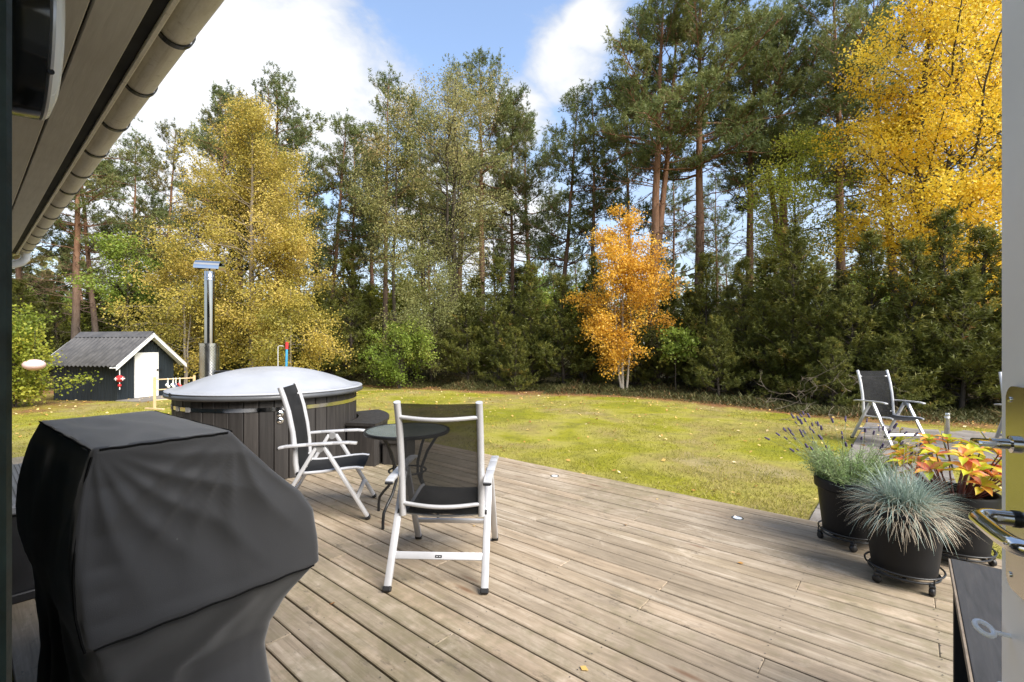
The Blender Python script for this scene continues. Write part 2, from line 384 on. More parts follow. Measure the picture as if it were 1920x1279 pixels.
M['leaf_pine_warm'] = foliage_mat('olive_pine_needles', [(0.0, (0.085, 0.10, 0.035)), (0.4, (0.16, 0.170, 0.058)), (0.75, (0.235, 0.22, 0.075)), (1.0, (0.33, 0.25, 0.09))], 0.35, 0.5, 0.5)
M['leaf_young'] = foliage_mat('young_pine_needles', [(0.0, (0.060, 0.070, 0.014)), (0.45, (0.122, 0.136, 0.027)), (0.8, (0.205, 0.196, 0.040)), (0.95, (0.30, 0.235, 0.055)), (1.0, (0.38, 0.16, 0.05))], 0.3, 0.5, 0.9)
M['leaf_ochre'] = foliage_mat('ochre_birch_leaves', [(0.0, (0.24, 0.225, 0.045)), (0.35, (0.44, 0.365, 0.075)), (0.7, (0.60, 0.465, 0.11)), (1.0, (0.70, 0.53, 0.18))], 0.4, 0.5, 0.55, 0.3)
M['leaf_orange'] = foliage_mat('orange_birch_leaves', [(0.0, (0.44, 0.22, 0.03)), (0.4, (0.68, 0.38, 0.045)), (0.75, (0.78, 0.49, 0.07)), (1.0, (0.82, 0.58, 0.14))], 0.4, 0.5, 0.8, 0.3)
M['leaf_gold'] = foliage_mat('golden_yellow_leaves', [(0.0, (0.60, 0.34, 0.02)), (0.3, (0.78, 0.52, 0.035)), (0.65, (0.85, 0.64, 0.06)), (1.0, (0.87, 0.71, 0.15))], 0.4, 0.5, 0.6, 0.3)
M['leaf_olive'] = foliage_mat('pale_olive_leaves', [(0.0, (0.20, 0.215, 0.075)), (0.4, (0.30, 0.295, 0.11)), (0.75, (0.40, 0.36, 0.15)), (1.0, (0.50, 0.36, 0.18))], 0.4, 0.5, 0.5, 0.35)
M['leaf_lime'] = foliage_mat('yellow_green_leaves', [(0.0, (0.17, 0.22, 0.03)), (0.4, (0.30, 0.34, 0.045)), (0.75, (0.43, 0.42, 0.06)), (1.0, (0.56, 0.47, 0.08))], 0.4, 0.5, 0.8, 0.3)
M['leaf_green'] = foliage_mat('fresh_green_leaves', [(0.0, (0.10, 0.155, 0.022)), (0.45, (0.20, 0.275, 0.04)), (0.8, (0.30, 0.36, 0.07)), (1.0, (0.44, 0.40, 0.10))], 0.4, 0.5, 0.9, 0.3)
M['heath'] = foliage_mat('heath_leaves', [(0.0, (0.035, 0.042, 0.012)), (0.5, (0.075, 0.080, 0.024)), (0.85, (0.14, 0.11, 0.045)), (1.0, (0.22, 0.11, 0.05))], 0.2, 0.6, 0.7)
M['turf'] = foliage_mat('moss_and_grass_blades', [(0.0, (0.14, 0.155, 0.02)), (0.35, (0.245, 0.24, 0.035)), (0.7, (0.35, 0.31, 0.07)), (1.0, (0.45, 0.36, 0.17))], 0.3, 0.7, 0.6, 0.5)
M['litter'] = foliage_mat('fallen_leaves', [(0.0, (0.22, 0.085, 0.03)), (0.4, (0.42, 0.22, 0.06)), (0.75, (0.64, 0.44, 0.14)), (1.0, (0.72, 0.58, 0.34))], 0.15, 0.6, 2.0, 0.2)
M['fescue'] = foliage_mat('blue_fescue_blades', [(0.0, (0.50, 0.42, 0.31)), (0.33, (0.42, 0.36, 0.27)), (0.42, (0.30, 0.35, 0.29)), (0.7, (0.24, 0.33, 0.28)), (1.0, (0.46, 0.54, 0.49))], 0.2, 0.5, 5.0, 0.04)
M['lavender_leaf'] = foliage_mat('silver_green_lavender_leaves', [(0.0, (0.17, 0.27, 0.08)), (0.5, (0.31, 0.42, 0.17)), (1.0, (0.48, 0.55, 0.36))], 0.3, 0.6, 5.0, 0.15)
M['lavender_flower'] = worn('lavender_flowers', (0.075, 0.055, 0.125), 0.7, 0, 0.4, 60)
M['stem'] = worn('green_stem', (0.16, 0.19, 0.09), 0.6)
M['stem_red'] = worn('dark_red_stem', (0.12, 0.035, 0.03), 0.5)
def ground_mat():
    t = NT('moss_lawn_and_forest_floor'); o = t.tc()
    w = t.attr('woods')
    a = t.noise(o, 0.55, 5, 0.6, 0.5); b = t.noise(o, 2.3, 6, 0.65); f = t.noise(o, 24, 6, 0.75)
    c = t.ramp(a, [(0.30, (0.19, 0.20, 0.015)), (0.42, (0.25, 0.24, 0.02)), (0.50, (0.31, 0.28, 0.06)), (0.58, (0.27, 0.22, 0.07)), (0.70, (0.36, 0.29, 0.15))])
    c = t.mix(t.rng(b, 0.5, 0.70, 0, 0.75), c, (0.12, 0.115, 0.03))
    c = t.mix(t.rng(b, 0.36, 0.25, 0, 0.5), c, (0.36, 0.31, 0.15))
    c = t.mix(t.rng(f, 0.55, 0.78, 0, 0.55), c, (0.11, 0.09, 0.03))
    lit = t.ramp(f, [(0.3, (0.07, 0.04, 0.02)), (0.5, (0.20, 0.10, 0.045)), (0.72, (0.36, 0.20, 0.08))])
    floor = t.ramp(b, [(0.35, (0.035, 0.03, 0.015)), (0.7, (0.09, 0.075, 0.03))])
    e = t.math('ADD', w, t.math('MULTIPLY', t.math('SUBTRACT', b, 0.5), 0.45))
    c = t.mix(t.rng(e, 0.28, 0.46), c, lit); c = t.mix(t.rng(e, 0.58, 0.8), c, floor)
    t.set(c, 0.95, 0, 0.15); t.bump(t.math('ADD', f, t.math('MULTIPLY', b, 1.5)), 0.9, 0.03); return t.m
M['ground'] = ground_mat()

# ------------------------------------------------------------------ ground
LAWN_Z = -0.08
EDGE = np.array([(-60, 12), (-22, 12.5), (-16, 14.5), (-12, 16.0), (-9.5, 16.8), (-7, 17.6), (-5.2, 17.3), (-3, 16.3), (-1, 15.2), (1.2, 14.5), (3.1, 13.8), (4.6, 12.4),
                 (5.6, 11.3), (6.2, 10.0), (6.8, 9.3), (8, 8.9), (10, 8.6), (14, 7.0), (20, 2.0), (60, 0)], float)
def edge_y(x): return np.interp(x, EDGE[:, 0], EDGE[:, 1])
def ground_z(x, y):
    x = np.asarray(x, float); y = np.asarray(y, float)
    w = np.clip((y-edge_y(x)-0.3)/5.0, 0, 1)
    dk = np.clip((np.hypot(x, y)-6)/4, 0, 1)
    return LAWN_Z + dk*(0.025*np.sin(x*0.9+1.3)*np.cos(y*0.7) + 0.012*np.sin(x*2.3)*np.sin(y*1.9+x)) + w*(0.12+0.10*np.sin(x*0.8+y*0.5)+0.06*np.sin(x*1.9-y*1.3))
def axis(lo, hi, fine_lo, fine_hi, step):
    a = list(np.arange(fine_lo, fine_hi+1e-6, step)); s = step; v = fine_hi
    while v < hi: s *= 1.35; v += s; a.append(v)
    s = step; v = fine_lo
    while v > lo: s *= 1.35; v -= s; a.insert(0, v)
    return np.array(a)
gx, gy = axis(-900, 900, -18, 16, 0.22), axis(-200, 1200, -2, 24, 0.22)
GX, GY = np.meshgrid(gx, gy, indexing='xy')
gv = np.stack([GX, GY, ground_z(GX, GY)], -1).reshape(-1, 3)
nx, ny = len(gx), len(gy)
ii = (np.arange(ny-1)[:, None]*nx+np.arange(nx-1)[None, :]).ravel()
gm = np_mesh('ground', gv, np.stack([ii, ii+1, ii+nx+1, ii+nx], 1), smooth=True)
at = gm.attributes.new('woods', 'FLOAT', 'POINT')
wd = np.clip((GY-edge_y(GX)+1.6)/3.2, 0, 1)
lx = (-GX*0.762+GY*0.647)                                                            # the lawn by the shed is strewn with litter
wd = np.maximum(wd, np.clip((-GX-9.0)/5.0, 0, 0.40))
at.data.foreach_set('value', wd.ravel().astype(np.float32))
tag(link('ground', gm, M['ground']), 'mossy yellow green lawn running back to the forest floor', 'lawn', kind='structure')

# ------------------------------------------------------------------ deck of planks (house frame)
deck = thing('deck', (0, 0, 0), TH, 'weathered timber deck of grey brown planks along the house', 'deck', kind='structure')
PITCH, DECK_Y0, DECK_Y1 = 0.1295, 0.02, 4.43
DX0, DX1 = -8.6, 3.4
def plank_mesh(x0, x1, y0, y1, sag):
    b = MB(); zt = sag
    b.box(((x0+x1)/2, (y0+y1)/2, zt-0.014), (x1-x0, y1-y0, 0.028), 0.004)
    return b.mesh('plank', None)
n_rows = int(round((DECK_Y1-DECK_Y0)/PITCH)); screws = MB(); rr = random.Random(3)
joists = np.arange(DX0+0.3, DX1, 0.6)
for i in range(n_rows):
    y0 = DECK_Y0+i*PITCH; y1 = y0+PITCH-rr.uniform(0.008, 0.0115)
    cuts = [DX0]; x = DX0+rr.choice(list(joists[2:8]-DX0))
    while x < DX1-0.8:
        cuts.append(x); x += rr.choice([3.0, 3.6, 4.2, 4.8])
    cuts.append(DX1)
    for x0, x1 in zip(cuts, cuts[1:]):
        link('plank', plank_mesh(x0+0.0004, x1-0.0004, y0, y1, rr.uniform(-0.002, 0.0015)), M['deck'], deck)
    if i < n_rows:
        for j in joists:
            for yy in (y0+0.025, y1-0.025):
                screws.lathe([(0.0001, 0.0), (0.0034, 0.0)], 6, (j+rr.uniform(-.008, .008), yy+rr.uniform(-.004, .004), 0.0024))
tag(screws.build('screw_heads', M['screw'], deck, None), kind='stuff')
jb = MB()
for j in joists: jb.box((j, (DECK_Y0+DECK_Y1)/2, -0.075), (0.045, DECK_Y1-DECK_Y0-0.04, 0.09))
jb.build('joists', M['joist'], deck, None)
b = MB(); b.box(((DX0+DX1)/2, DECK_Y1+0.008, -0.062), (DX1-DX0, 0.026, 0.11), 0.004); b.build('edge_board', M['deck'], deck, None)
b = MB(); b.box(((DX0+DX1)/2, (DECK_Y0+DECK_Y1)/2, -0.115), (DX1-DX0-.1, DECK_Y1-DECK_Y0-.1, 0.01)); b.build('underlay', M['joist'], deck, None)
for px, py, w in ((1040, 893, 'beside the stretch of open lawn'), (1383, 972, 'near the lavender pot')):
    Yd = 880*EYE/(py-649); p = Vector(((px-960)*Yd/880, Yd, 0.0))
    t = thing('deck_light', p, 0, 'small round steel light set into the deck edge '+w, 'deck light')
    b = MB(); b.lathe([(0.034, 0.0), (0.047, 0.0), (0.046, 0.005), (0.036, 0.006), (0.034, 0.004)], 28); b.build('ring', M['steel'], t)
    b = MB(); b.lathe([(0.0005, 0.0055), (0.02, 0.005), (0.035, 0.0035)], 28); b.build('lens', M['lamp_glass'], t)

# ------------------------------------------------------------------ paved path and patio (house frame)
patio = thing('paved_patio', (0, 0, 0), TH, 'grey weathered paving slabs of the path and patio', 'paving', kind='structure')
S = 0.52
slab_protos = []
for k in range(5):
    b = MB(); b.box((0, 0, -0.03), (S-0.014, S-0.014, 0.06), 0.006)
    for v in b.bm.verts: v.co.z += mnoise.noise(v.co*3+Vector((k*7, 0, 0)))*0.004
    slab_protos.append(b.mesh('paving_slab', None))
def slab(x, y):
    o = link('paving_slab', rr.choice(slab_protos), None, patio); o.location = (x, y, -0.055+rr.uniform(-.006, .006))
    o.rotation_euler = (rr.uniform(-.008, .008), rr.uniform(-.008, .008), rr.uniform(-.012, .012))
for m_ in slab_protos: m_.materials.append(M['paving'])
for iy in range(13):
    y = 4.75+S*iy
    for ix in range(-1 if iy < 6 else -1, 2 if iy < 6 else 9):
        x = -0.66+S/2+S*ix+S
        if iy < 6 and not (0 <= ix <= 1): 
            continue
        if ix < 0: continue
        slab(x-S, y)

# ------------------------------------------------------------------ house: wall, eaves, gutter, door (house frame)
house = thing('house', (0, 0, 0), TH, 'dark boarded house wall with grey eaves, zinc gutter and white downpipe', 'house')
WY = 0.03
b = MB()
b.box((-4.05, WY-0.1, 1.2), (5.96, 0.2, 2.4)); b.box((2.0, WY-0.1, 1.2), (3.1, 0.2, 2.4)); b.box((-0.32, WY-0.1, 2.32), (1.5, 0.2, 0.2))
b.build('wall', M['wall'], house, None)
b = MB(); b.box((-1.035, -0.02, 1.12), (0.07, 0.14, 2.2), 0.006); b.build('door_jamb', M['frame'], house)
b = MB(); b.box((0.41, -0.02, 1.12), (0.07, 0.14, 2.2), 0.006); b.build('door_jamb', M['frame'], house)
b = MB(); b.box((-0.31, -0.04, 0.0), (1.4, 0.16, 0.05), 0.005); b.build('threshold', M['frame'], house)
SZ, X0, X1 = 2.35, -7.08, 3.5
ys = [WY, 0.113, 0.236, 0.348]
for y0, y1 in zip(ys, ys[1:]):
    b = MB(); b.box(((X0+X1)/2, (y0+y1)/2, SZ+0.01), (X1-X0, y1-y0-0.006, 0.02), 0.003); b.build('soffit_board', M['soffit'], house)
b = MB(); b.box(((X0+X1)/2, (WY+0.37)/2, SZ+0.03), (X1-X0, 0.37-WY, 0.016)); b.build('soffit_backing', M['roofing'], house, None)
b = MB(); b.box(((X0+X1)/2, 0.3855, SZ+0.075), (X1-X0, 0.016, 0.15), 0.003); b.build('fascia_board', M['zinc'], house)
b = MB(); b.box(((X0+X1)/2, 0.3625, SZ+0.018), (X1-X0, 0.0295, 0.02)); b.build('gap_shade_strip', worn('black_gap_shade', (0.008, 0.008, 0.008), 0.9), house, None)  # black box standing in for the shade in the gap behind the fascia
GYc, GZc, GR = 0.4435, SZ+0.055, 0.049
b = MB(); prof = []
for k in range(17):
    a = math.pi+math.pi*k/16; prof.append((GYc+GR*math.cos(a), GZc+GR*math.sin(a)))
prof = [(GYc-GR+0.003, GZc+0.005)]+prof+[(GYc+GR+0.007, GZc+0.006), (GYc+GR+0.006, GZc+0.013), (GYc+GR-0.003, GZc+0.011)]
inner = [(GYc+(GR-0.003)*math.cos(math.pi*2-math.pi*k/16), GZc+(GR-0.003)*math.sin(2*math.pi-math.pi*k/16)) for k in range(17)]
poly = prof+inner; nseg = 40; rings = []
for i in range(nseg+1):
    x = X0+(X1-X0)*i/nseg; rings.append([b.bm.verts.new((x, y, z+0.0015*math.sin(i*1.7))) for y, z in poly])
for r0, r1 in zip(rings, rings[1:]):
    for k in range(len(poly)): b.bm.faces.new((r0[k], r0[(k+1) % len(poly)], r1[(k+1) % len(poly)], r1[k]))
b.bm.faces.new([rings[0][k] for k in range(len(poly))])
gut = b.build('gutter', M['zinc'], house)
for k in range(15):
    x = -1.33-0.45*k if k < 13 else (-1.33+0.55*(k-12))
    b = MB(); pts = [(GYc+(GR+0.0035)*math.cos(math.pi+math.pi*q/14), GZc+(GR+0.0035)*math.sin(math.pi+math.pi*q/14)) for q in range(15)]
    for (ya, za), (yb, zb) in zip(pts, pts[1:]): b.beam((x, ya, za), (x, yb, zb), 0.024, 0.004, 0, (0, (za-GZc)*0+(ya-GYc), za-GZc))
    b.build('gutter_bracket', M['blackmetal'], house)
b = MB()
pp = [(X0+0.06, GYc, GZc-GR+0.01), (X0+0.06, GYc, GZc-GR-0.05), (X0+0.05, GYc-0.03, GZc-GR-0.09), (X0+0.04, GYc-0.10, GZc-GR-0.125), (X0+0.03, 0.16, GZc-GR-0.18), (X0+0.03, 0.085, GZc-GR-0.21), (X0+0.03, 0.07, GZc-GR-0.27), (X0+0.03, 0.07, 0.05)]
b.tube(pp, 0.038, 14); b.build('downpipe', M['white'], house)
b = MB(); b.faces([(X0-.05, 0.43, SZ+0.14), (X1+.05, 0.43, SZ+0.14), (X1+.05, -3.2, SZ+1.2), (X0-.05, -3.2, SZ+1.2), (X0-.05, 0.43, SZ+0.17), (X1+.05, 0.43, SZ+0.17), (X1+.05, -3.2, SZ+1.23), (X0-.05, -3.2, SZ+1.23)],
                  [(0, 1, 2, 3), (7, 6, 5, 4), (0, 4, 5, 1), (1, 5, 6, 2), (2, 6, 7, 3), (3, 7, 4, 0)])
b.build('roof', M['roofing'], house, None)
# round wall lamp: dark base on the wall, opal front seen from the side
lp = hw(-1.55, WY+0.002, 2.125); lamp = thing('wall_lamp', lp, TH, 'round outdoor wall lamp with black body and white opal front under the eaves', 'wall lamp')
def yl(mb):   # lathe axis z -> house +y
    return mb.xf(Matrix.Rotation(R(-90), 4, 'X'))
b = MB(); b.lathe([(0.0, 0.0), (0.15, 0.0), (0.185, 0.012), (0.192, 0.05), (0.188, 0.090), (0.0, 0.090)], 48); yl(b).build('base', worn('glossy_black_lamp', (0.01, 0.012, 0.012), 0.12, 0, 0.2), lamp)
b = MB(); b.lathe([(0.183, 0.0905), (0.187, 0.095), (0.186, 0.100)], 48); yl(b).build('ring', M['alu'], lamp)
b = MB(); b.lathe([(0.186, 0.099), (0.178, 0.107), (0.14, 0.118), (0.08, 0.124), (0.0, 0.126)], 48); yl(b).build('diffuser', M['opal'], lamp)
b = MB(); b.lathe([(0.0, 0.0), (0.006, 0.0), (0.006, 0.004), (0.0, 0.004)], 10); b.xf(Matrix.Translation((0.132, 0.096, -0.132)) @ Matrix.Rotation(R(90), 4, 'Y')); b.build('screw', M['black'], lamp)

# open white door with plate, lever, thumb turn and storm hook
hinge, free = Vector((0.381, 0.085, 0)), Vector((0.1335, 1.095, 0))
dl = (free-hinge).length; dang = math.atan2((free-hinge).y, (free-hinge).x)
door = thing('open_door', hw(*hinge), TH+dang, 'white painted house door standing open with long steel handle plate', 'door')
T = 0.046      # local: x from hinge to free edge, +y is the room-side face towards the deck opening
b = MB(); b.box((dl/2, 0, 1.11), (dl, T, 2.14), 0.003); b.build('leaf', M['white'], door)
fy = T/2
b = MB(); b.box((dl-0.045-0.0, fy+0.001, 0.845), (0.09, 0.014, 0.03), 0.004); b.box((dl/2-.05, fy+0.004, 0.85), (dl-0.03, 0.022, 0.022), 0.005); b.build('panel_moulding', M['white'], door)
b = MB(); b.box((dl/2-.05, fy+0.0015, 0.45), (dl-0.06, 0.004, 0.78), 0.001); b.build('lower_panel', worn('grey_white_panel', (0.58, 0.56, 0.53), 0.5, 0, 0.04), door)
PX, PZ, PW, PHH, PR = dl-0.074, 1.184, 0.042, 0.155, 0.022
poly_ = []
for cx_, cz_, a_ in ((PW-PR, PHH-PR, 0), (-PW+PR, PHH-PR, 90), (-PW+PR, -PHH+PR, 180), (PW-PR, -PHH+PR, 270)):
    for k in range(7): poly_.append((cx_+PR*math.cos(R(a_+15*k)), cz_+PR*math.sin(R(a_+15*k))))
b = MB(); b.prism(poly_, 0.0, 0.005); b.xf(Matrix.Translation((PX, fy+0.006, PZ)) @ Matrix.Rotation(R(90), 4, 'X')); pl = b.build('handle_plate', M['brass'], door, 30)
for dx, zz in ((-0.028, 1.318), (0.028, 1.318), (-0.028, 1.05), (0.028, 1.05)):
    b = MB(); b.lathe([(0.0, 0.0), (0.0045, 0.0), (0.004, 0.002), (0.0, 0.0025)], 12); b.xf(Matrix.Translation((PX+dx, fy+0.0058, zz)) @ Matrix.Rotation(R(-90), 4, 'X')); b.build('plate_screw', M['steel'], pl)
hx, hz = dl-0.066, 1.141
b = MB(); pts = [(hx, fy+0.004, hz), (hx, fy+0.030, hz)]
for q in range(1, 10):
    a = R(90)*q/9; pts.append((hx-0.026*(1-math.cos(a)), fy+0.030+0.026*math.sin(a), hz))
pts += [(hx-0.05, fy+0.0565, hz-0.001), (hx-0.09, fy+0.056, hz-0.002), (hx-0.115, fy+0.054, hz-0.002)]
for q in range(1, 7):
    a = R(80)*q/6; pts.append((hx-0.115-0.018*math.sin(a), fy+0.054-0.018*(1-math.cos(a)), hz-0.002))
b.tube(pts, 0.0112, 16); b.build('lever_handle', M['chrome'], door, 60)
b = MB(); b.lathe([(0.0125, 0.0), (0.0125, 0.007), (0.010, 0.009), (0.0, 0.009)], 20); b.xf(Matrix.Translation((hx, fy+0.004, hz)) @ Matrix.Rotation(R(-90), 4, 'X')); b.build('handle_collar', M['blackmetal'], door)
kz = 1.252
b = MB(); b.lathe([(0.013, 0.0), (0.013, 0.008), (0.008, 0.010), (0.008, 0.03), (0.0, 0.03)], 20); b.xf(Matrix.Translation((hx+0.004, fy+0.004, kz)) @ Matrix.Rotation(R(-90), 4, 'X'))
b.box((hx+0.004, fy+0.040, kz), (0.034, 0.026, 0.008), 0.003, None, 2); b.build('thumb_turn', M['chrome'], door)
b = MB(); ring = [(dl-0.012, fy+0.040+0.016*math.cos(2*math.pi*q/20), 0.955+0.016*math.sin(2*math.pi*q/20)) for q in range(20)]
ring = [(dl-0.030+0.010*math.sin(2*math.pi*q/20), fy+0.030+0.011*math.cos(2*math.pi*q/20), 0.952+0.003*math.cos(2*math.pi*q/20)+0.005*math.sin(2*math.pi*q/20)) for q in range(20)]
b.tube(ring, 0.0038, 10, closed=True); b.tube([(dl-0.030, fy-0.002, 0.948), (dl-0.030, fy+0.020, 0.9495)], 0.0032, 10); b.build('hook_eye', M['white'], door, 60)
for zz in (0.3, 1.9):
    b = MB(); b.tube([(0.0, -T/2-0.006, zz-0.05), (0.0, -T/2-0.006, zz+0.05)], 0.008, 12); b.build('hinge', M['steel'], door)

# dark side table / storage stand beside the door
st = thing('side_stand', hw(0.112, 2.36, 0), TH, 'dark grey wooden stand with black ends beside the open door', 'stand')
W_, L_, Z_ = 0.46, 1.12, 0.62
b = MB(); b.box((W_/2, -L_/2, Z_-0.012), (W_, L_, 0.024), 0.002); b.build('top', M['slab'], st)
b = MB(); b.box((-0.0035, -L_/2, Z_-0.0125), (0.006, L_-0.004, 0.022), 0.001); b.build('edge_band', M['slab_edge'], st)
for yy in (-0.02, -L_+0.02):
    b = MB(); b.box((W_/2, yy, (Z_-0.024)/2+0.002), (W_-0.012, 0.03, Z_-0.028), 0.002); b.build('end_panel', M['black'], st)
b = MB(); b.box((W_-0.02, -L_/2, 0.31), (0.02, L_-0.08, 0.58), 0.002); b.build('rear_panel', M['black'], st)
b = MB(); b.box((W_/2, -L_/2, 0.14), (W_-0.06, L_-0.08, 0.02), 0.002); b.build('shelf', M['black'], st)

# ------------------------------------------------------------------ covered grill (house frame)
grill = thing('covered_grill', hw(-1.64, 0.225, 0), TH+R(2.6), 'large barbecue grill under a black fabric cover beside the house wall', 'grill')
keys = [  # z, u0, u1 (out from wall), v0, v1 (from the near end to the far end), corner radius
    (1.128, 0.004, 0.338, 0.004, 0.785, 0.012), (1.120, 0.0, 0.345, 0.0, 0.795, 0.014), (1.05, -0.016, 0.405, -0.002, 0.86, 0.022), (0.98, -0.026, 0.468, -0.004, 0.90, 0.026), (0.88, -0.036, 0.572, -0.006, 0.94, 0.03),
    (0.80, -0.040, 0.622, -0.008, 0.96, 0.03), (0.70, -0.036, 0.638, -0.010, 0.98, 0.03), (0.607, -0.020, 0.640, -0.012, 0.98, 0.022), (0.597, -0.014, 0.630, -0.004, 0.975, 0.03),
    (0.54, 0.0, 0.612, 0.026, 0.97, 0.05), (0.46, 0.01, 0.565, 0.075, 0.96, 0.07), (0.38, 0.02, 0.525, 0.115, 0.96, 0.06), (0.30, 0.02, 0.51, 0.12, 0.96, 0.06), (0.22, 0.01, 0.515, 0.105, 0.97, 0.06), (0.03, 0.0, 0.54, 0.08, 0.98, 0.07)]
ka = np.array(keys)
def cover_ring(z, n):
    u0, u1, v0, v1, r = [float(np.interp(-z, -ka[:, 0], ka[:, k])) for k in range(1, 6)]
    pts = []; per_u, per_v = u1-u0, v1-v0
    sides = [((v0, u0), (v0, u1)), ((v0, u1), (v1, u1)), ((v1, u1), (v1, u0)), ((v1, u0), (v0, u0))]
    q = n//4
    for (a0, c0), (a1, c1) in sides:
        for k in range(q):
            s = k/q; s = 0.5-0.5*math.cos(math.pi*s) if True else s
            pts.append([a0+(a1-a0)*s, c0+(c1-c0)*s])
    out = []
    for v, u in pts:   # round the corners
        for cv, cu, sv, su in ((v0, u0, 1, 1), (v0, u1, 1, -1), (v1, u1, -1, -1), (v1, u0, -1, 1)):
            dv, du = (v-cv)*sv, (u-cu)*su
            if dv < r and du < r:
                x, y = dv-r, du-r; L = max(1e-6, math.hypot(x, y))
                if L > r: dv, du = r+x*r/L, r+y*r/L
                v, u = cv+sv*dv, cu+su*du; break
        out.append((v, u))
    return out
def cover_puff(v, u, z, nv, nu):
    N = lambda x, y, w_: mnoise.noise(Vector((x, y, w_)))
    d = 0.007*N(v*4, u*4, z*2.2)+0.0030*N(v*11+3, u*11, z*6)
    low = max(0.0, min(1.0, (0.66-z)/0.25))
    rid = 1-abs(N(v*5+u*4+5, z*1.1, 2.0))*2.2; d += (rid-0.4)*0.030*low+0.012*N(v*10, u*10, z*3)*low
    if nv < -0.5:                                  # end panel: creases fanning from the two upper corners, slack middle
        for cu, k, ph, amp, r0_, rs in ((0.0, 11, 1.0, 0.0065, 0.24, 0.20), (0.345, 8, 0.4, 0.0085, 0.22, 0.17)):
            ang = math.atan2(1.128-z, u-cu); rad = math.hypot(1.128-z, u-cu); s_ = math.sin(ang*k+ph+1.5*N(rad*3, ang, 7))
            d += amp*(1-abs(s_)*1.6)*math.exp(-((rad-r0_)/rs)**2)
        d -= 0.020*math.exp(-((u-0.28)/0.16)**2-((z-0.82)/0.16)**2)
        dg = (u-0.30)*0.80+(z-0.86)*0.62; d += 0.006*math.exp(-(dg/0.018)**2)*math.exp(-((u-z+0.48)/0.20)**2)
        pk = abs(math.sin(z*34+2*N(z*4, 1, 1))); d += 0.0045*(pk-0.5)*math.exp(-((u-0.02)/0.035)**2)
    if nu < -0.5:
        d += 0.012*(1-abs(math.sin(v*7+z*3))*1.5)*math.exp(-((z-0.85)/0.3)**2)
    return d
b = MB(); NP = 240; zs = list(np.linspace(1.128, 1.120, 3))+list(np.linspace(1.11, 0.61, 56))+[0.604, 0.598, 0.592]+list(np.linspace(0.57, 0.03, 40))
rings = []
for z in zs:
    rg = cover_ring(z, NP); row = []
    u0, u1, v0, v1 = min(p[1] for p in rg), max(p[1] for p in rg), min(p[0] for p in rg), max(p[0] for p in rg)
    for k, (v, u) in enumerate(rg):
        pv, pu = rg[k-1]; qv, qu = rg[(k+1) % NP]; tv, tu = qv-pv, qu-pu; L = math.hypot(tv, tu) or 1
        nv, nu = -tu/L, tv/L
        cv, cu = (v0+v1)/2, (u0+u1)/2
        if nv*(v-cv)+nu*(u-cu) < 0: nv, nu = -nv, -nu
        edge_keep = min(1.0, (1.128-z)/0.10) * (0.15+0.85*min(1.0, abs(z-0.60)/0.05))
        d = cover_puff(v, u, z, nv, nu)*edge_keep
        row.append(b.bm.verts.new((-(v+nv*d), u+nu*d, z+0.004*mnoise.noise(Vector((v*6, u*6, 9)))*(z > 1.0))))
    rings.append(row)
for r0, r1 in zip(rings, rings[1:]):
    for k in range(NP): b.bm.faces.new((r0[k], r0[(k+1) % NP], r1[(k+1) % NP], r1[k]))
top = rings[0]; cc = Vector((-0.39, 0.17, 1.128)); prev = top
for s in (0.93, 0.85, 0.75, 0.64, 0.52, 0.4, 0.27, 0.13):
    row = []
    for v in top:
        p = cc.lerp(v.co, s); p.z = 1.128+0.002*(1-s)+0.0055*math.sin(p.y*46+2.5*mnoise.noise(Vector((p.x*3, p.y*3, 1))))*min(1, (1-s)*3)+0.004*mnoise.noise(Vector((p.x*5, p.y*14, 0)))
        row.append(b.bm.verts.new(p))
    for k in range(NP): b.bm.faces.new((prev[k], prev[(k+1) % NP], row[(k+1) % NP], row[k]))
    prev = row
b.bm.faces.new(prev)
b.build('cover', M['cover'], grill, 60)
def ring_pt(z, v=None, u=None, out=0.003):
    u0, u1, v0, v1, r = [float(np.interp(-z, -ka[:, 0], ka[:, k])) for k in range(1, 6)]
    return u0, u1, v0, v1
def piping(name, pts): b = MB(); b.tube(pts, 0.0030, 6); b.build(name, M['seam'], grill)
u0, u1, v0, v1 = ring_pt(1.122)
piping('seam', [(-v0+0.002, u0+0.015+(u1-u0-0.03)*k/14, 1.1245+0.0012*math.sin(k*2)) for k in range(15)])
piping('seam', [(-(v0+0.015+(v1-v0-0.03)*k/14), u0-0.002, 1.1245+0.0012*math.sin(k*2)) for k in range(15)])
piping('seam', [(-(v0+0.015+(v1-v0-0.03)*k/14), u1+0.002, 1.1245+0.0012*math.sin(k*2.4)) for k in range(15)])
pts = []
for k in range(22):
    z = 1.108-k*(1.108-0.602)/21; a0, a1, c0, c1 = ring_pt(z); pts.append((-c0-0.003, a0+0.003, z))
piping('seam', pts)
u0, u1, v0, v1 = ring_pt(0.603)
piping('seam', [(-v0+0.0025, u0+0.02+(u1-u0-0.045)*k/24, 0.602+0.002*math.sin(k*1.3)) for k in range(25)])
piping('seam', [(-(v0+0.02+(v1-v0-0.04)*k/14), u1+0.0025, 0.602+0.002*math.sin(k*1.3)) for k in range(15)])

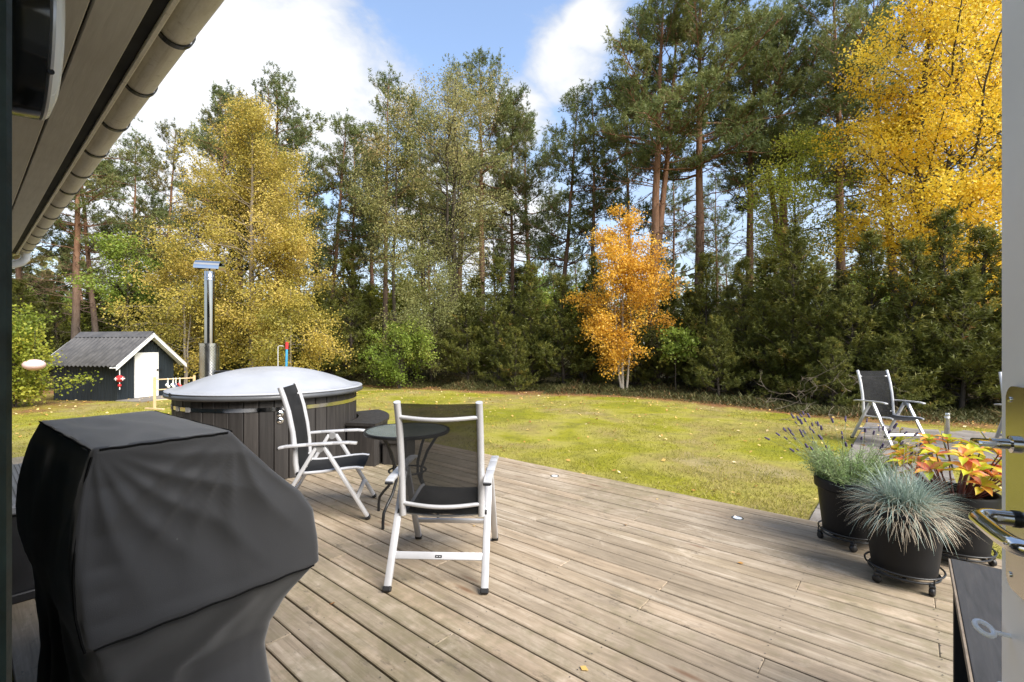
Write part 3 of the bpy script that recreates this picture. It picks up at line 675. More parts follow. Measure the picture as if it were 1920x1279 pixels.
# ------------------------------------------------------------------ cushion box by the wall
cb = thing('cushion_box', hw(-3.70, 0.10, 0), TH, 'low dark storage box with ribbed grey lid by the house wall behind the grill', 'storage box')
b = MB(); b.box((-0.65, 0.36, 0.26), (1.26, 0.68, 0.44), 0.012); b.build('body', M['black'], cb)
b = MB(); b.box((-0.65, 0.36, 0.025), (1.3, 0.72, 0.05), 0.006); b.build('plinth', M['black'], cb)
b = MB(); b.box((-0.65, 0.36, 0.51), (1.32, 0.74, 0.05), 0.01)
for k in range(30): b.box((-0.65, 0.36-0.34+0.68*k/29, 0.536), (1.26, 0.011, 0.006), 0.002)
b.build('lid', worn('grey_lid_plastic', (0.17, 0.175, 0.185), 0.5), cb)
b = MB(); b.box((0.008-.01, 0.36, 0.44), (0.02, 0.12, 0.03), 0.004); b.build('handle', M['alu_dark'], cb)

# ------------------------------------------------------------------ folding armchairs
def make_chair():
    t = thing('folding_armchair')
    for s in (-1, 1):
        for sy in (-1, 1):
            f0, f1 = Vector((s*0.278, sy*0.365, 0.022)), Vector((s*0.272, sy*0.028, 0.600))
            b = MB(); b.beam(f0, f1, 0.043, 0.030, 0.009, (0, 1, 0.1), 2); lg = b.build('leg', M['alu'], t)
            d = (f1-f0).normalized(); b = MB(); b.beam(f0-d*0.018, f0+d*0.012, 0.046, 0.034, 0.005, (0, 1, 0.1)); b.build('foot_cap', M['black'], lg)
        b = MB()
        pa = [(-0.30, 0.607), (-0.26, 0.616), (-0.1, 0.624), (0.1, 0.630), (0.22, 0.630), (0.28, 0.622)]
        prev = None
        for (ya, za), (yb, zb) in zip(pa, pa[1:]):
            b.beam((s*0.287, ya-0.003, za), (s*0.287, yb+0.003, zb), 0.050, 0.020, 0.006, (0, 0, 1), 2)
        ar = b.build('armrest', M['alu'], t)
        b = MB(); b.box((s*0.287, -0.305, 0.602), (0.048, 0.016, 0.016), 0.004); b.build('end_cap', M['black'], ar)
        b = MB(); b.lathe([(0.0, -0.02), (0.030, -0.02), (0.032, -0.01), (0.032, 0.01), (0.030, 0.02), (0.0, 0.02)], 18); b.xf(Matrix.Translation((s*0.272, 0.0, 0.590)) @ Matrix.Rotation(R(90), 4, 'Y')); b.build('hinge', M['alu_dark'], t)
        b = MB(); b.lathe([(0.0, -0.016), (0.013, -0.016), (0.013, 0.016), (0.0, 0.016)], 12); b.xf(Matrix.Translation((s*0.256, -0.17, 0.395)) @ Matrix.Rotation(R(90), 4, 'Y')); b.build('pivot', M['black'], t)
        b = MB(); b.beam((s*0.258, -0.17, 0.392), (s*0.262, -0.10, 0.455), 0.012, 0.02, 0.003); b.build('bracket', M['alu_dark'], t)
    bp = [(-0.175, 0.375), (-0.190, 0.47), (-0.195, 0.58), (-0.212, 0.72), (-0.243, 0.88), (-0.275, 0.99), (-0.305, 1.075)]
    for s in (-1, 1):
        b = MB(); b.tube([(s*0.240, y, z) for y, z in bp], 0.021, 12); b.build('back_upright', M['alu'], t, 60)
    for (y, z, bow) in ((-0.278, 0.985, 0.045), (-0.192, 0.452, 0.045)):
        b = MB(); b.tube([(-0.238+0.476*k/12, y-bow*math.sin(math.pi*k/12)*0.8, z-0.012*math.sin(math.pi*k/12)) for k in range(13)], 0.0125, 10); b.build('back_rail', M['alu'], t, 60)
    def sheet(prof, hwid, thick, sagf):
        b = MB(); NX = 10; g = []
        for i, (y, z) in enumerate(prof):
            row = []
            for k in range(NX+1):
                u = -1+2*k/NX; sg = sagf*(1-u*u); row.append((u*hwid, y, z, sg))
            g.append(row)
        V = []; F = []
        n = len(prof)
        for lay in (0, 1):
            for i in range(n):
                ya, za = prof[max(i-1, 0)]; yb, zb = prof[min(i+1, n-1)]; L = math.hypot(yb-ya, zb-za); ny_, nz_ = (zb-za)/L, -(yb-ya)/L
                for (x, y, z, sg) in g[i]:
                    k = sg+(thick if lay else 0); V.append((x, y-ny_*k, z-nz_*k) if True else None)
        W = NX+1
        for i in range(n-1):
            for k in range(NX): F.append((i*W+k, i*W+k+1, (i+1)*W+k+1, (i+1)*W+k))
        b.faces(V[:n*W], F); return b
    dense = [(float(np.interp(q, np.linspace(0, 1, 7), [p[0] for p in bp])), float(np.interp(q, np.linspace(0, 1, 7), [p[1] for p in bp]))) for q in np.linspace(0.02, 0.985, 16)]
    sheet(dense, 0.228, 0.002, 0.012).build('back_mesh', M['mesh'], t, 80)
    sp = [(-0.175, 0.392), (-0.10, 0.388), (0.0, 0.392), (0.10, 0.402), (0.20, 0.412), (0.27, 0.414), (0.325, 0.405)]
    sheet([(float(np.interp(q, np.linspace(0, 1, 7), [p[0] for p in sp])), float(np.interp(q, np.linspace(0, 1, 7), [p[1] for p in sp]))) for q in np.linspace(0, 1, 14)], 0.226, 0.002, -0.012).build('seat_mesh', M['mesh'], t, 80)
    for s in (-1, 1):
        b = MB(); b.tube([(s*0.232, y, z) for y, z in sp], 0.0125, 10); b.build('seat_rail', M['alu'], t, 60)
    b = MB(); b.tube([(-0.232+0.464*k/10, -0.165, 0.385-0.02*math.sin(math.pi*k/10)) for k in range(11)], 0.009, 8); b.build('seat_bar', M['alu_dark'], t, 60)  # silver bar like the frame; shade under the seat put into its colour
    b = MB(); b.tube([(-0.232+0.464*k/10, 0.27, 0.405-0.022*math.sin(math.pi*k/10)) for k in range(11)], 0.009, 8); b.build('seat_bar', M['alu_dark'], t, 60)  # same darker copy: under-seat shade painted into the silver
    zc = 0.172; yc = 0.365-0.337*(zc-.022)/0.578
    b = MB(); b.box((0, -yc, zc), (0.535, 0.018, 0.042), 0.005, Matrix.Rotation(R(-30), 3, 'X'), 2); cr = b.build('crossbar', M['alu'], t)
    b = MB(); b.box((0, -yc-0.0105, zc+0.001), (0.040, 0.003, 0.015), 0.001, Matrix.Rotation(R(-30), 3, 'X')); b.build('badge', M['black'], cr)
    for dx in (-0.008, 0.008):
        b = MB(); b.box((dx, -yc-0.0122, zc+0.0015), (0.009, 0.002, 0.0035), 0, Matrix.Rotation(R(-30), 3, 'X')); b.build('badge_mark', M['alu'], cr)
    b = MB(); b.box((0, yc, zc), (0.535, 0.018, 0.036), 0.005, Matrix.Rotation(R(30), 3, 'X'), 2); b.build('crossbar', M['alu'], t)
    return t
chair_a = make_chair()
def put_chair(o, x, y, z, fx, fy_, label):
    o.location = (x, y, z); o.rotation_euler = (0, 0, math.atan2(-fx, fy_))
    tag(o, label, 'chair', 'folding garden armchairs')
    return o
spots = [(-0.416, 3.025, 0.0, 0.045, 1.0, 'silver folding armchair with charcoal mesh, back turned, in front of the round glass table'),
         (-1.575, 3.99, 0.0, 0.98, 0.196, 'silver folding armchair with charcoal mesh seen side-on between hot tub and round table'),
         (5.66, 7.05, -0.054, 0.06, -1.0, 'silver folding armchair with charcoal mesh on the paved patio before the pines'),
         (7.16, 6.42, -0.054, -0.42, -0.91, 'silver folding armchair on the paving, mostly hidden behind the open door')]
for i, s_ in enumerate(spots): put_chair(chair_a if i == 0 else copy_tree(chair_a), *s_)

# ------------------------------------------------------------------ round glass table
tb = thing('round_table', (-0.86, 3.86, 0), R(20), 'small round table with frosted glass top and black bent legs', 'table')
b = MB(); b.lathe([(0.0, 0.706), (0.325, 0.706), (0.325, 0.7125), (0.0, 0.7125)], 56); b.build('glass_top', M['glass'], tb)
b = MB(); b.lathe([(0.326, 0.690), (0.343, 0.690), (0.348, 0.700), (0.345, 0.714), (0.335, 0.717), (0.326, 0.714), (0.326, 0.690)], 56); b.build('top_rim', M['blackmetal'], tb, 60)
for k in range(4):
    a = R(45+90*k); pr = [(0.30, 0.695), (0.27, 0.66), (0.20, 0.56), (0.14, 0.42), (0.14, 0.33), (0.19, 0.23), (0.25, 0.17), (0.29, 0.12), (0.30, 0.06), (0.30, 0.0)]
    b = MB(); b.tube([(r_*math.cos(a), r_*math.sin(a), z) for r_, z in pr], 0.0115, 10); b.build('leg', M['blackmetal'], tb, 60)
b = MB(); b.tube([(0.15*math.cos(2*math.pi*k/24), 0.15*math.sin(2*math.pi*k/24), 0.38) for k in range(24)], 0.008, 8, closed=True); b.build('brace_ring', M['blackmetal'], tb, 60)

# ------------------------------------------------------------------ hot tub
TC = Vector((-2.95, 5.75, 0)); TRAD = 0.985; TH_Z = 0.855
tub = thing('hot_tub', (TC.x, TC.y, 0), 0, 'round hot tub of dark wooden staves with domed grey lid', 'hot tub')
NS = 44
b = MB(); w = 2*math.pi*TRAD/NS
b.box((0, -TRAD+0.015, TH_Z/2), (w-0.007, 0.036, TH_Z), 0.006)
stave_me = b.mesh('stave', None); stave_me.materials.append(M['stave'])
for k in range(NS):
    o = link('stave', stave_me, None, tub); o.rotation_euler = (0, 0, 2*math.pi*k/NS); q = rr.uniform(-.003, .003); a = 2*math.pi*k/NS
    o.location = (q*math.sin(a), -q*math.cos(a), 0)
b = MB(); b.lathe([(TRAD-0.035, 0.0), (TRAD-0.035, TH_Z)], 64); b.build('liner', M['black'], tub, 60)
b = MB(); b.lathe([(TRAD+0.0075, 0.722), (TRAD+0.0095, 0.722), (TRAD+0.0095, 0.762), (TRAD+0.0075, 0.762)], 88); bd = b.build('hoop', M['chrome'], tub, 60)
for a in (R(-136), R(-124), R(-113)):
    b = MB(); b.box((0, 0, 0.742), (0.06, 0.01, 0.05), 0.002); b.xf(Matrix.Rotation(a+R(90), 4, 'Z') @ Matrix.Translation((0, -TRAD-0.014, 0))); b.build('hoop_clasp', M['alu'], bd)
for zz in (0.69, 0.62):
    b = MB(); b.lathe([(0.0, 0.0), (0.032, 0.0), (0.032, 0.006), (0.022, 0.012), (0.012, 0.013), (0.010, 0.009), (0.0, 0.009)], 24)
    b.xf(Matrix.Rotation(R(-58)+R(90), 4, 'Z') @ Matrix.Translation((0, -TRAD-0.004, zz)) @ Matrix.Rotation(R(90), 4, 'X')); b.build('valve', M['chrome'], tub)
b = MB(); b.lathe([(TRAD-0.02, 0.838), (TRAD+0.060, 0.838), (TRAD+0.080, 0.848), (TRAD+0.085, 0.868), (TRAD+0.076, 0.888), (TRAD+0.055, 0.894), (TRAD-0.01, 0.894)], 88); b.build('rim', M['rim'], tub, 60)
pr = [(TRAD+0.074, 0.895), (TRAD+0.079, 0.903), (TRAD+0.072, 0.914), (TRAD+0.045, 0.918), (TRAD+0.005, 0.914), (TRAD-0.015, 0.916)]
for k in range(1, 17):
    r_ = (TRAD-0.015)*(1-k/16.0); pr.append((max(r_, 0.0), 0.916+0.235*(1-(r_/(TRAD-0.015))**2.1)))
b = MB(); b.lathe(pr, 88); b.build('lid', M['lid'], tub, 60)
b = MB(); b.box((0, -TRAD-0.084, 0.893), (0.03, 0.012, 0.04), 0.004); b.xf(Matrix.Rotation(R(-124)+R(90), 4, 'Z')); b.build('lid_clip', M['black'], tub)
# two-step stair hugging the tub
def step(r0, r1, a0, a1, zt, name, label):
    t = thing(name, (TC.x, TC.y, 0), 0, label, 'steps', 'hot tub steps')
    n = 14; arc = [(r1*math.cos(R(a0+(a1-a0)*k/n)), r1*math.sin(R(a0+(a1-a0)*k/n))) for k in range(n+1)]
    arc_i = [(r0*math.cos(R(a1+(a0-a1)*k/n)), r0*math.sin(R(a1+(a0-a1)*k/n))) for k in range(n+1)]
    b = MB(); b.prism([(x*1.0, y*1.0) for x, y in arc+arc_i], zt-0.035, zt); b.build('tread', M['stave'], t, 30)
    outline = arc+arc_i
    for i in range(len(outline)):
        (xa, ya), (xb, yb) = outline[i], outline[(i+1) % len(outline)]; L = math.hypot(xb-xa, yb-ya); m = max(1, round(L/0.095))
        cx = sum(p[0] for p in outline)/len(outline); cy = sum(p[1] for p in outline)/len(outline)
        if i >= n+1 and i < 2*n+1: continue
        for q in range(m):
            p0 = Vector((xa+(xb-xa)*q/m, ya+(yb-ya)*q/m, 0)); p1 = Vector((xa+(xb-xa)*(q+1)/m, ya+(yb-ya)*(q+1)/m, 0)); c = (p0+p1)/2
            inn = (Vector((cx, cy, 0))-c).normalized()*0.035; ang = math.atan2((p1-p0).y, (p1-p0).x)
            b = MB(); b.box((c.x+inn.x, c.y+inn.y, (zt-0.036)/2), ((p1-p0).length-0.004, 0.022, zt-0.036), 0.003, Matrix.Rotation(ang, 3, 'Z')); b.build('slat', M['stave'], t, None)
step(1.02, 1.40, -13, 42, 0.50, 'tub_step', 'high dark slatted step curving against the hot tub')
step(1.43, 1.74, -9, 26, 0.29, 'tub_step', 'low dark slatted step behind the round table, below the higher step')

# stove with chimney behind the tub
sv = thing('tub_stove', (-4.46, 6.92, 0), 0, 'black tub stove with tall polished steel chimney behind the hot tub', 'stove')
b = MB(); b.box((0.0, -0.05, 0.40), (0.55, 0.6, 0.80), 0.02); b.box((0.45, -0.25, 0.93), (0.06, 0.06, 0.2), 0.01); b.build('body', M['blackmetal'], sv)
b = MB(); b.tube([(0.0, 0, 1.02), (0.42, -0.1, 1.03), (0.75, -0.2, 1.02)], 0.018, 8); b.tube([(0.36, -0.08, 0.8), (0.36, -0.08, 1.02)], 0.06, 10); b.build('rail', M['blackmetal'], sv)
b = MB(); b.lathe([(0.066, 0.78), (0.066, 2.36), (0.070, 2.362), (0.070, 2.385), (0.066, 2.39), (0.066, 2.40), (0.070, 2.402), (0.070, 2.425), (0.066, 2.43), (0.066, 2.50), (0.058, 2.50), (0.058, 2.3)], 32)
b.build('chimney_pipe', worn('dark_mirror_steel', (0.45, 0.45, 0.45), 0.08, 1.0, 0.1, 9), sv, 40)
# perforated heat guard
b = MB(); NR, NC = 26, 44
RG = 0.128
for i in range(NR):
    for k in range(NC):
        a0, a1 = 2*math.pi*k/NC, 2*math.pi*(k+1)/NC; z0, z1 = 0.86+0.57*i/NR, 0.86+0.57*(i+1)/NR
        am, zm = (a0+a1)/2, (z0+z1)/2; hole = (i+k) % 2 == 0 and i < NR-1
        c = [(a0, z0), (a1, z0), (a1, z1), (a0, z1)]
        P = [(RG*math.cos(a), RG*math.sin(a), z) for a, z in c]
        if not hole: b.faces(P, [(0, 1, 2, 3)])
        else:
            I = [(RG*math.cos(am+(a-am)*0.62), RG*math.sin(am+(a-am)*0.62), zm+(z-zm)*0.62) for a, z in c]
            b.faces(P+I, [(0, 1, 5, 4), (1, 2, 6, 5), (2, 3, 7, 6), (3, 0, 4, 7)])
b.lathe([(RG-0.004, 1.425), (RG+0.004, 1.425), (RG+0.004, 1.44), (RG-0.004, 1.44)], 44); b.build('heat_guard', M['steel'], sv, 40)
b = MB()
cowl = [(-0.085*math.cos(math.pi*k/14)*1.0, 0.135*math.sin(math.pi*k/14)*0.9-0.03) for k in range(15)]
for sgn in (0,):
    va = [b.bm.verts.new((-0.185, y, 2.555+z+0.02)) for y, z in cowl]; vb = [b.bm.verts.new((0.185, y, 2.545+z+0.01)) for y, z in cowl]
    for k in range(14): b.bm.faces.new((va[k], va[k+1], vb[k+1], vb[k]))
    b.bm.faces.new(va); 
b.build('cowl', M['chrome'], sv, 40)
b = MB(); b.tube([(0, 0, 2.46), (0, 0, 2.60)], 0.012, 8); b.tube([(-0.05, 0, 2.49), (0.05, 0, 2.49)], 0.008, 8); b.build('cowl_bracket', M['blackmetal'], sv)
# skimmer pole behind the tub
sk = thing('skimmer_pole', (-3.40, 7.02, -0.08), 0, 'thin blue pole with red end and white wire behind the hot tub', 'pole')
b = MB(); b.tube([(0.0, 0, 0.0), (0.03, 0.0, 1.44)], 0.017, 10); b.build('shaft', M['blue'], sk)
b = MB(); b.tube([(0.03, 0, 1.435), (0.033, 0, 1.54)], 0.022, 10); b.build('grip', M['red'], sk)
b = MB(); b.tube([(-0.10, 0, 0.0), (-0.10, 0, 1.47), (-0.08, 0, 1.485), (-0.02, 0, 1.48)], 0.0045, 6); b.build('wire', M['white'], sk)

# ------------------------------------------------------------------ shed / play house
SC = Vector((-10.43, 12.4, LAWN_Z)); sa = math.atan2(0.222, -0.975)
shed = thing('garden_shed', SC, sa-math.pi, 'small blue black wooden shed with white door and corrugated roof', 'shed')
# local: +x = from far left corner... shed occupies x in [-2.2, 0] , y in [0, 1.62]; gable end with door at x = 0
SL, SWD, EH, RH = 2.22, 1.62, 1.08, 1.82
b = MB()
nb = 22
for k in range(nb):      # long wall boards towards the deck and the far one
    x = -SL+SL*(k+0.5)/nb
    for y in (0.012, SWD-0.012): b.box((x, y, EH/2), (SL/nb-0.008, 0.022, EH), 0.003)
nb = 16
for k in range(nb):      # gable boards rise to the roof line
    y = SWD*(k+0.5)/nb; h = EH+(RH-0.10-EH)*(1-abs(y-SWD/2)/(SWD/2))
    for x in (-0.012, -SL+0.012): b.box((x, y, h/2), (0.022, SWD/nb-0.008, h), 0.003)
tag(b.build('wall_boards', M['shedwall'], shed, None), kind='stuff')
b = MB(); b.prism([(-SL+0.03, 0.03), (-0.03, 0.03), (-0.03, SWD-0.03), (-SL+0.03, SWD-0.03)], 0.02, EH-0.01); b.build('inner_wall', M['shedwall'], shed, None)
OV, OVX = 0.20, 0.22; slope = 0.88
for sgn in (-1, 1):
    for q in range(3):
        b = MB(); x0, x1 = -SL-OVX+(SL+2*OVX)*q/3, -SL-OVX+(SL+2*OVX)*(q+1)/3+0.03; nxx = 48; g = []
        for k in range(nxx+1):
            x = x0+(x1-x0)*k/nxx; wv = 0.020*math.sin(2*math.pi*x/0.146)+0.002*q
            yr = SWD/2; ye = -OV if sgn < 0 else SWD+OV
            g.append((b.bm.verts.new((x, yr+sgn*0.02, RH+0.02+wv)), b.bm.verts.new((x, ye, RH+0.02-slope*(SWD/2+OV)+wv)),
                      b.bm.verts.new((x, yr+sgn*0.02, RH+0.012+wv)), b.bm.verts.new((x, ye, RH+0.012-slope*(SWD/2+OV)+wv))))
        for (a, c, e, f), (a2, c2, e2, f2) in zip(g, g[1:]):
            b.bm.faces.new((a, a2, c2, c)); b.bm.faces.new((e, f, f2, e2)); b.bm.faces.new((c, c2, f2, f))
        b.build('roof_sheet', M['asphalt_roof'], shed, 60)
b = MB()
b.faces([(-SL-OVX-.01, SWD/2-0.16, RH+0.055-0.16*slope), (OVX+.0, SWD/2-0.16, RH+0.055-0.16*slope), (OVX, SWD/2, RH+0.075), (-SL-OVX-.01, SWD/2, RH+0.075), (OVX, SWD/2+0.16, RH+0.055-0.16*slope), (-SL-OVX-.01, SWD/2+0.16, RH+0.055-0.16*slope)], [(0, 1, 2, 3), (3, 2, 4, 5)])
b.build('ridge_cap', M['asphalt_roof'], shed, None)
for xx in (OVX+0.012, -SL-OVX-0.03):
    for sgn in (-1, 1):
        yr, ye = SWD/2, (-OV if sgn < 0 else SWD+OV)
        b = MB(); z0, z1 = RH-0.03, RH-0.03-slope*(SWD/2+OV)
        b.faces([(xx-.012, yr, z0-0.055), (xx-.012, yr, z0+0.06), (xx-.012, ye, z1+0.06), (xx-.012, ye, z1-0.055), (xx+.012, yr, z0-0.055), (xx+.012, yr, z0+0.06), (xx+.012, ye, z1+0.06), (xx+.012, ye, z1-0.055)],
                [(0, 1, 2, 3), (7, 6, 5, 4), (0, 4, 5, 1), (1, 5, 6, 2), (2, 6, 7, 3), (3, 7, 4, 0)]); b.build('bargeboard', M['whitewood'], shed, None)
for sgn in (-1, 1):     # white underside of the overhang at the gable
    yr, ye = SWD/2, (-OV if sgn < 0 else SWD+OV)
    z0, z1 = RH-0.035, RH-0.035-slope*(SWD/2+OV)
    b = MB(); b.faces([(0.002, yr, z0), (OVX, yr, z0), (OVX, ye, z1), (0.002, ye, z1), (0.002, yr, z0+.02), (OVX, yr, z0+.02), (OVX, ye, z1+.02), (0.002, ye, z1+.02)], [(0, 1, 2, 3), (7, 6, 5, 4), (0, 4, 5, 1), (1, 5, 6, 2), (2, 6, 7, 3), (3, 7, 4, 0)])
    b.build('verge_lining', M['whitewood'], shed, None)
dr = None
DY0, DY1, DZ = 0.44, 1.12, 1.30
b = MB(); n_ = 6
for k in range(n_):
    w_ = (DY1-DY0)/n_; b.box((0.016, DY0+w_*(k+0.5), 0.06+(DZ-0.06)/2), (0.028, w_-0.004, DZ-0.06), 0.002)
dr = b.build('door', M['whitewood'], shed, None)
b = MB(); b.box((0.04, DY1+0.01, 0.80), (0.014, 0.16, 0.022), 0.003); b.box((0.045, DY1-0.05, 0.80), (0.02, 0.03, 0.05), 0.003); b.build('latch', M['blackmetal'], dr)
b = MB(); b.box((0.42, SWD/2+0.1, 0.025), (0.84, 1.9, 0.05), 0.004); b.build('door_step', M['paving'], shed, None)
# red paper flag lantern on the shed corner
fl = thing('flag_lantern', SC+Vector((0.13, -0.08, 0.0)), sa-math.pi, 'small red and white flag lantern hung at the shed corner', 'lantern')
b = MB(); b.lathe([(0.0, 0.72), (0.05, 0.70), (0.10, 0.65), (0.10, 0.60), (0.05, 0.55), (0.0, 0.53)], 16); b.build('shade', M['red'], fl)
for a in range(4):
    b = MB(); b.box((0, -0.101, 0.625), (0.205*0.5, 0.004, 0.022), 0); b.box((0.0, -0.1015, 0.625), (0.022, 0.004, 0.09), 0); b.xf(Matrix.Rotation(R(90*a), 4, 'Z')); b.build('cross', M['white'], fl)
b = MB(); b.tube([(0, 0, 0.72), (0, 0, 0.86)], 0.012, 6); b.tube([(0, 0, 0.53), (0, 0, 0.49)], 0.012, 6); b.tube([(0, 0, 0.40), (0, 0, 0.34)], 0.012, 6); b.build('cord', M['white'], fl)
b = MB(); b.lathe([(0.0, 0.49), (0.04, 0.47), (0.04, 0.43), (0.0, 0.40)], 10); b.build('tassel', M['red'], fl)
# wooden ladder game beside the shed
lg_ = thing('ladder_game', (-8.30, 10.9, LAWN_Z), 0, 'light pine ladder toss game with hanging balls beside the shed', 'garden game')
PA, PB = Vector((0.0, 0, 0)), Vector((0.50, 0.62, 0))
for p in (PA, PB):
    b = MB(); b.beam(p, p+Vector((0, 0, 0.76)), 0.045, 0.045, 0.004, (1, 0, 0)); b.build('post', M['pine'], lg_)
    b = MB(); b.beam(p+Vector((-0.27, 0.08, 0.022)), p+Vector((0.27, -0.08, 0.022)), 0.05, 0.04, 0.004); b.build('foot', M['pine'], lg_)
for z in (0.22, 0.46, 0.70):
    b = MB(); b.beam(PA+Vector((0, 0, z)), PB+Vector((0, 0, z)), 0.026, 0.026, 0.006); b.build('rung', M['pine'], lg_)
for k, (s_, m_) in enumerate(((0.32, 'white'), (0.45, 'white'), (0.62, 'red'), (0.52, 'navy'))):
    p = PA.lerp(PB, s_); t = thing('toss_bola', Vector((-8.30, 10.9, LAWN_Z))+p+Vector((0, 0, 0.70)), 0, ('%s toss ball pair hanging from the ladder game rung' % {'white': 'white', 'red': 'red', 'navy': 'navy blue'}[m_]), 'toss ball', 'toss balls on the ladder game')
    b = MB(); b.tube([(0.02, -0.012, -0.16), (0.02, -0.016, 0.0), (0.0, 0, 0.017), (-0.02, 0.016, 0.0), (-0.02, 0.012, -0.12)], 0.006, 6); b.build('cord', M['white'], t)
    for dx, dz in ((0.02, -0.18), (-0.02, -0.14)):
        b = MB(); b.lathe([(0.0, -0.036), (0.022, -0.028), (0.034, 0.0), (0.022, 0.028), (0.0, 0.036)], 12, (dx, 0, dz)); b.build('ball', M[m_], t, 60)
# steel bollard light on the patio
bo = thing('bollard_light', (6.97, 7.52, -0.055), 0, 'short brushed steel bollard light at the patio edge', 'bollard')
b = MB(); b.lathe([(0.0, 0.0), (0.05, 0.0), (0.05, 0.012), (0.036, 0.014), (0.036, 0.30), (0.034, 0.302), (0.034, 0.335), (0.038, 0.336), (0.038, 0.375), (0.034, 0.385), (0.0, 0.388)], 24); b.build('post', M['steel'], bo, 40)
b = MB(); b.lathe([(0.0345, 0.303), (0.0355, 0.304), (0.0355, 0.333), (0.0345, 0.335)], 24); b.build('lens', M['opal'], bo, 40)

# ------------------------------------------------------------------ plant generators (numpy)
def unit(v): return v/np.maximum(np.linalg.norm(v, axis=-1, keepdims=True), 1e-9)
class Wood:
    """collects tapered limbs as one mesh"""
    def __init__(s): s.v, s.f, s.n = [], [], 0
    def limb(s, pts, rad, sides=4):
        pts = np.asarray(pts, float); rad = np.asarray(rad, float); n = len(pts)
        t = unit(np.gradient(pts, axis=0)); ref = np.where(np.abs(t[:, 2:3]) > 0.9, np.array([[1., 0, 0]]), np.array([[0, 0, 1.]]))
        u = unit(np.cross(t, ref)); w = np.cross(t, u); a = np.arange(sides)*2*np.pi/sides
        ring = pts[:, None, :]+rad[:, None, None]*(u[:, None, :]*np.cos(a)[None, :, None]+w[:, None, :]*np.sin(a)[None, :, None])
        s.v.append(ring.reshape(-1, 3))
        i = np.arange(n-1)[:, None]*sides; k = np.arange(sides)[None, :]; k2 = (k+1) % sides
        s.f.append(s.n+np.stack([i+k, i+k2, i+sides+k2, i+sides+k], -1).reshape(-1, 4)); s.n += n*sides
    def mesh(s, name): return np_mesh(name, np.concatenate(s.v), np.concatenate(s.f), smooth=True)

def needles(pos, dirs, g, per, length, width, tint, shoot=0.16):
    """bottle-brush shoots of needle triangles"""
    n = len(pos); d = unit(dirs)
    P = np.repeat(pos, per, 0); D = np.repeat(d, per, 0); m = n*per
    rad = unit(np.cross(D, g.normal(size=(m, 3)))); s = g.random((m, 1))
    base = P+D*shoot*s
    nd = unit(D*g.uniform(0.35, 0.95, (m, 1))+rad)
    L = length*g.uniform(0.7, 1.2, (m, 1)); side = unit(np.cross(nd, g.normal(size=(m, 3))))*width*0.5
    v = np.stack([base-side, base+side, base+nd*L], 1).reshape(-1, 3)
    ti = np.repeat(tint, per)+g.normal(0, 0.07, m)
    return v, np.arange(m*3).reshape(-1, 3), np.clip(ti, 0, 1)

def leaves(pos, g, size, tint, up=0.5, jit=0.10, asp=0.72):
    m = len(pos); nrm = unit(g.normal(size=(m, 3))+np.array([0, 0, up])); a = unit(np.cross(nrm, g.normal(size=(m, 3)))); b = np.cross(nrm, a)
    L = size*g.uniform(0.65, 1.25, (m, 1)); w = L*asp*0.5
    v = np.stack([pos-a*L*0.5, pos+b*w-a*L*0.08, pos+a*L*0.5, pos-b*w-a*L*0.08], 1).reshape(-1, 3)
    return v, np.arange(m*4).reshape(-1, 4), np.clip(tint+g.normal(0, jit, m), 0, 1)

def curve(p, d, L, n, g, wob=0.12, lift=0.0):
    pts = [np.array(p, float)]; d = unit(np.array(d, float)); st = L/(n-1)
    for k in range(n-1):
        d = unit(d+g.normal(0, wob, 3)+np.array([0, 0, lift])); pts.append(pts[-1]+d*st)
    return np.array(pts)

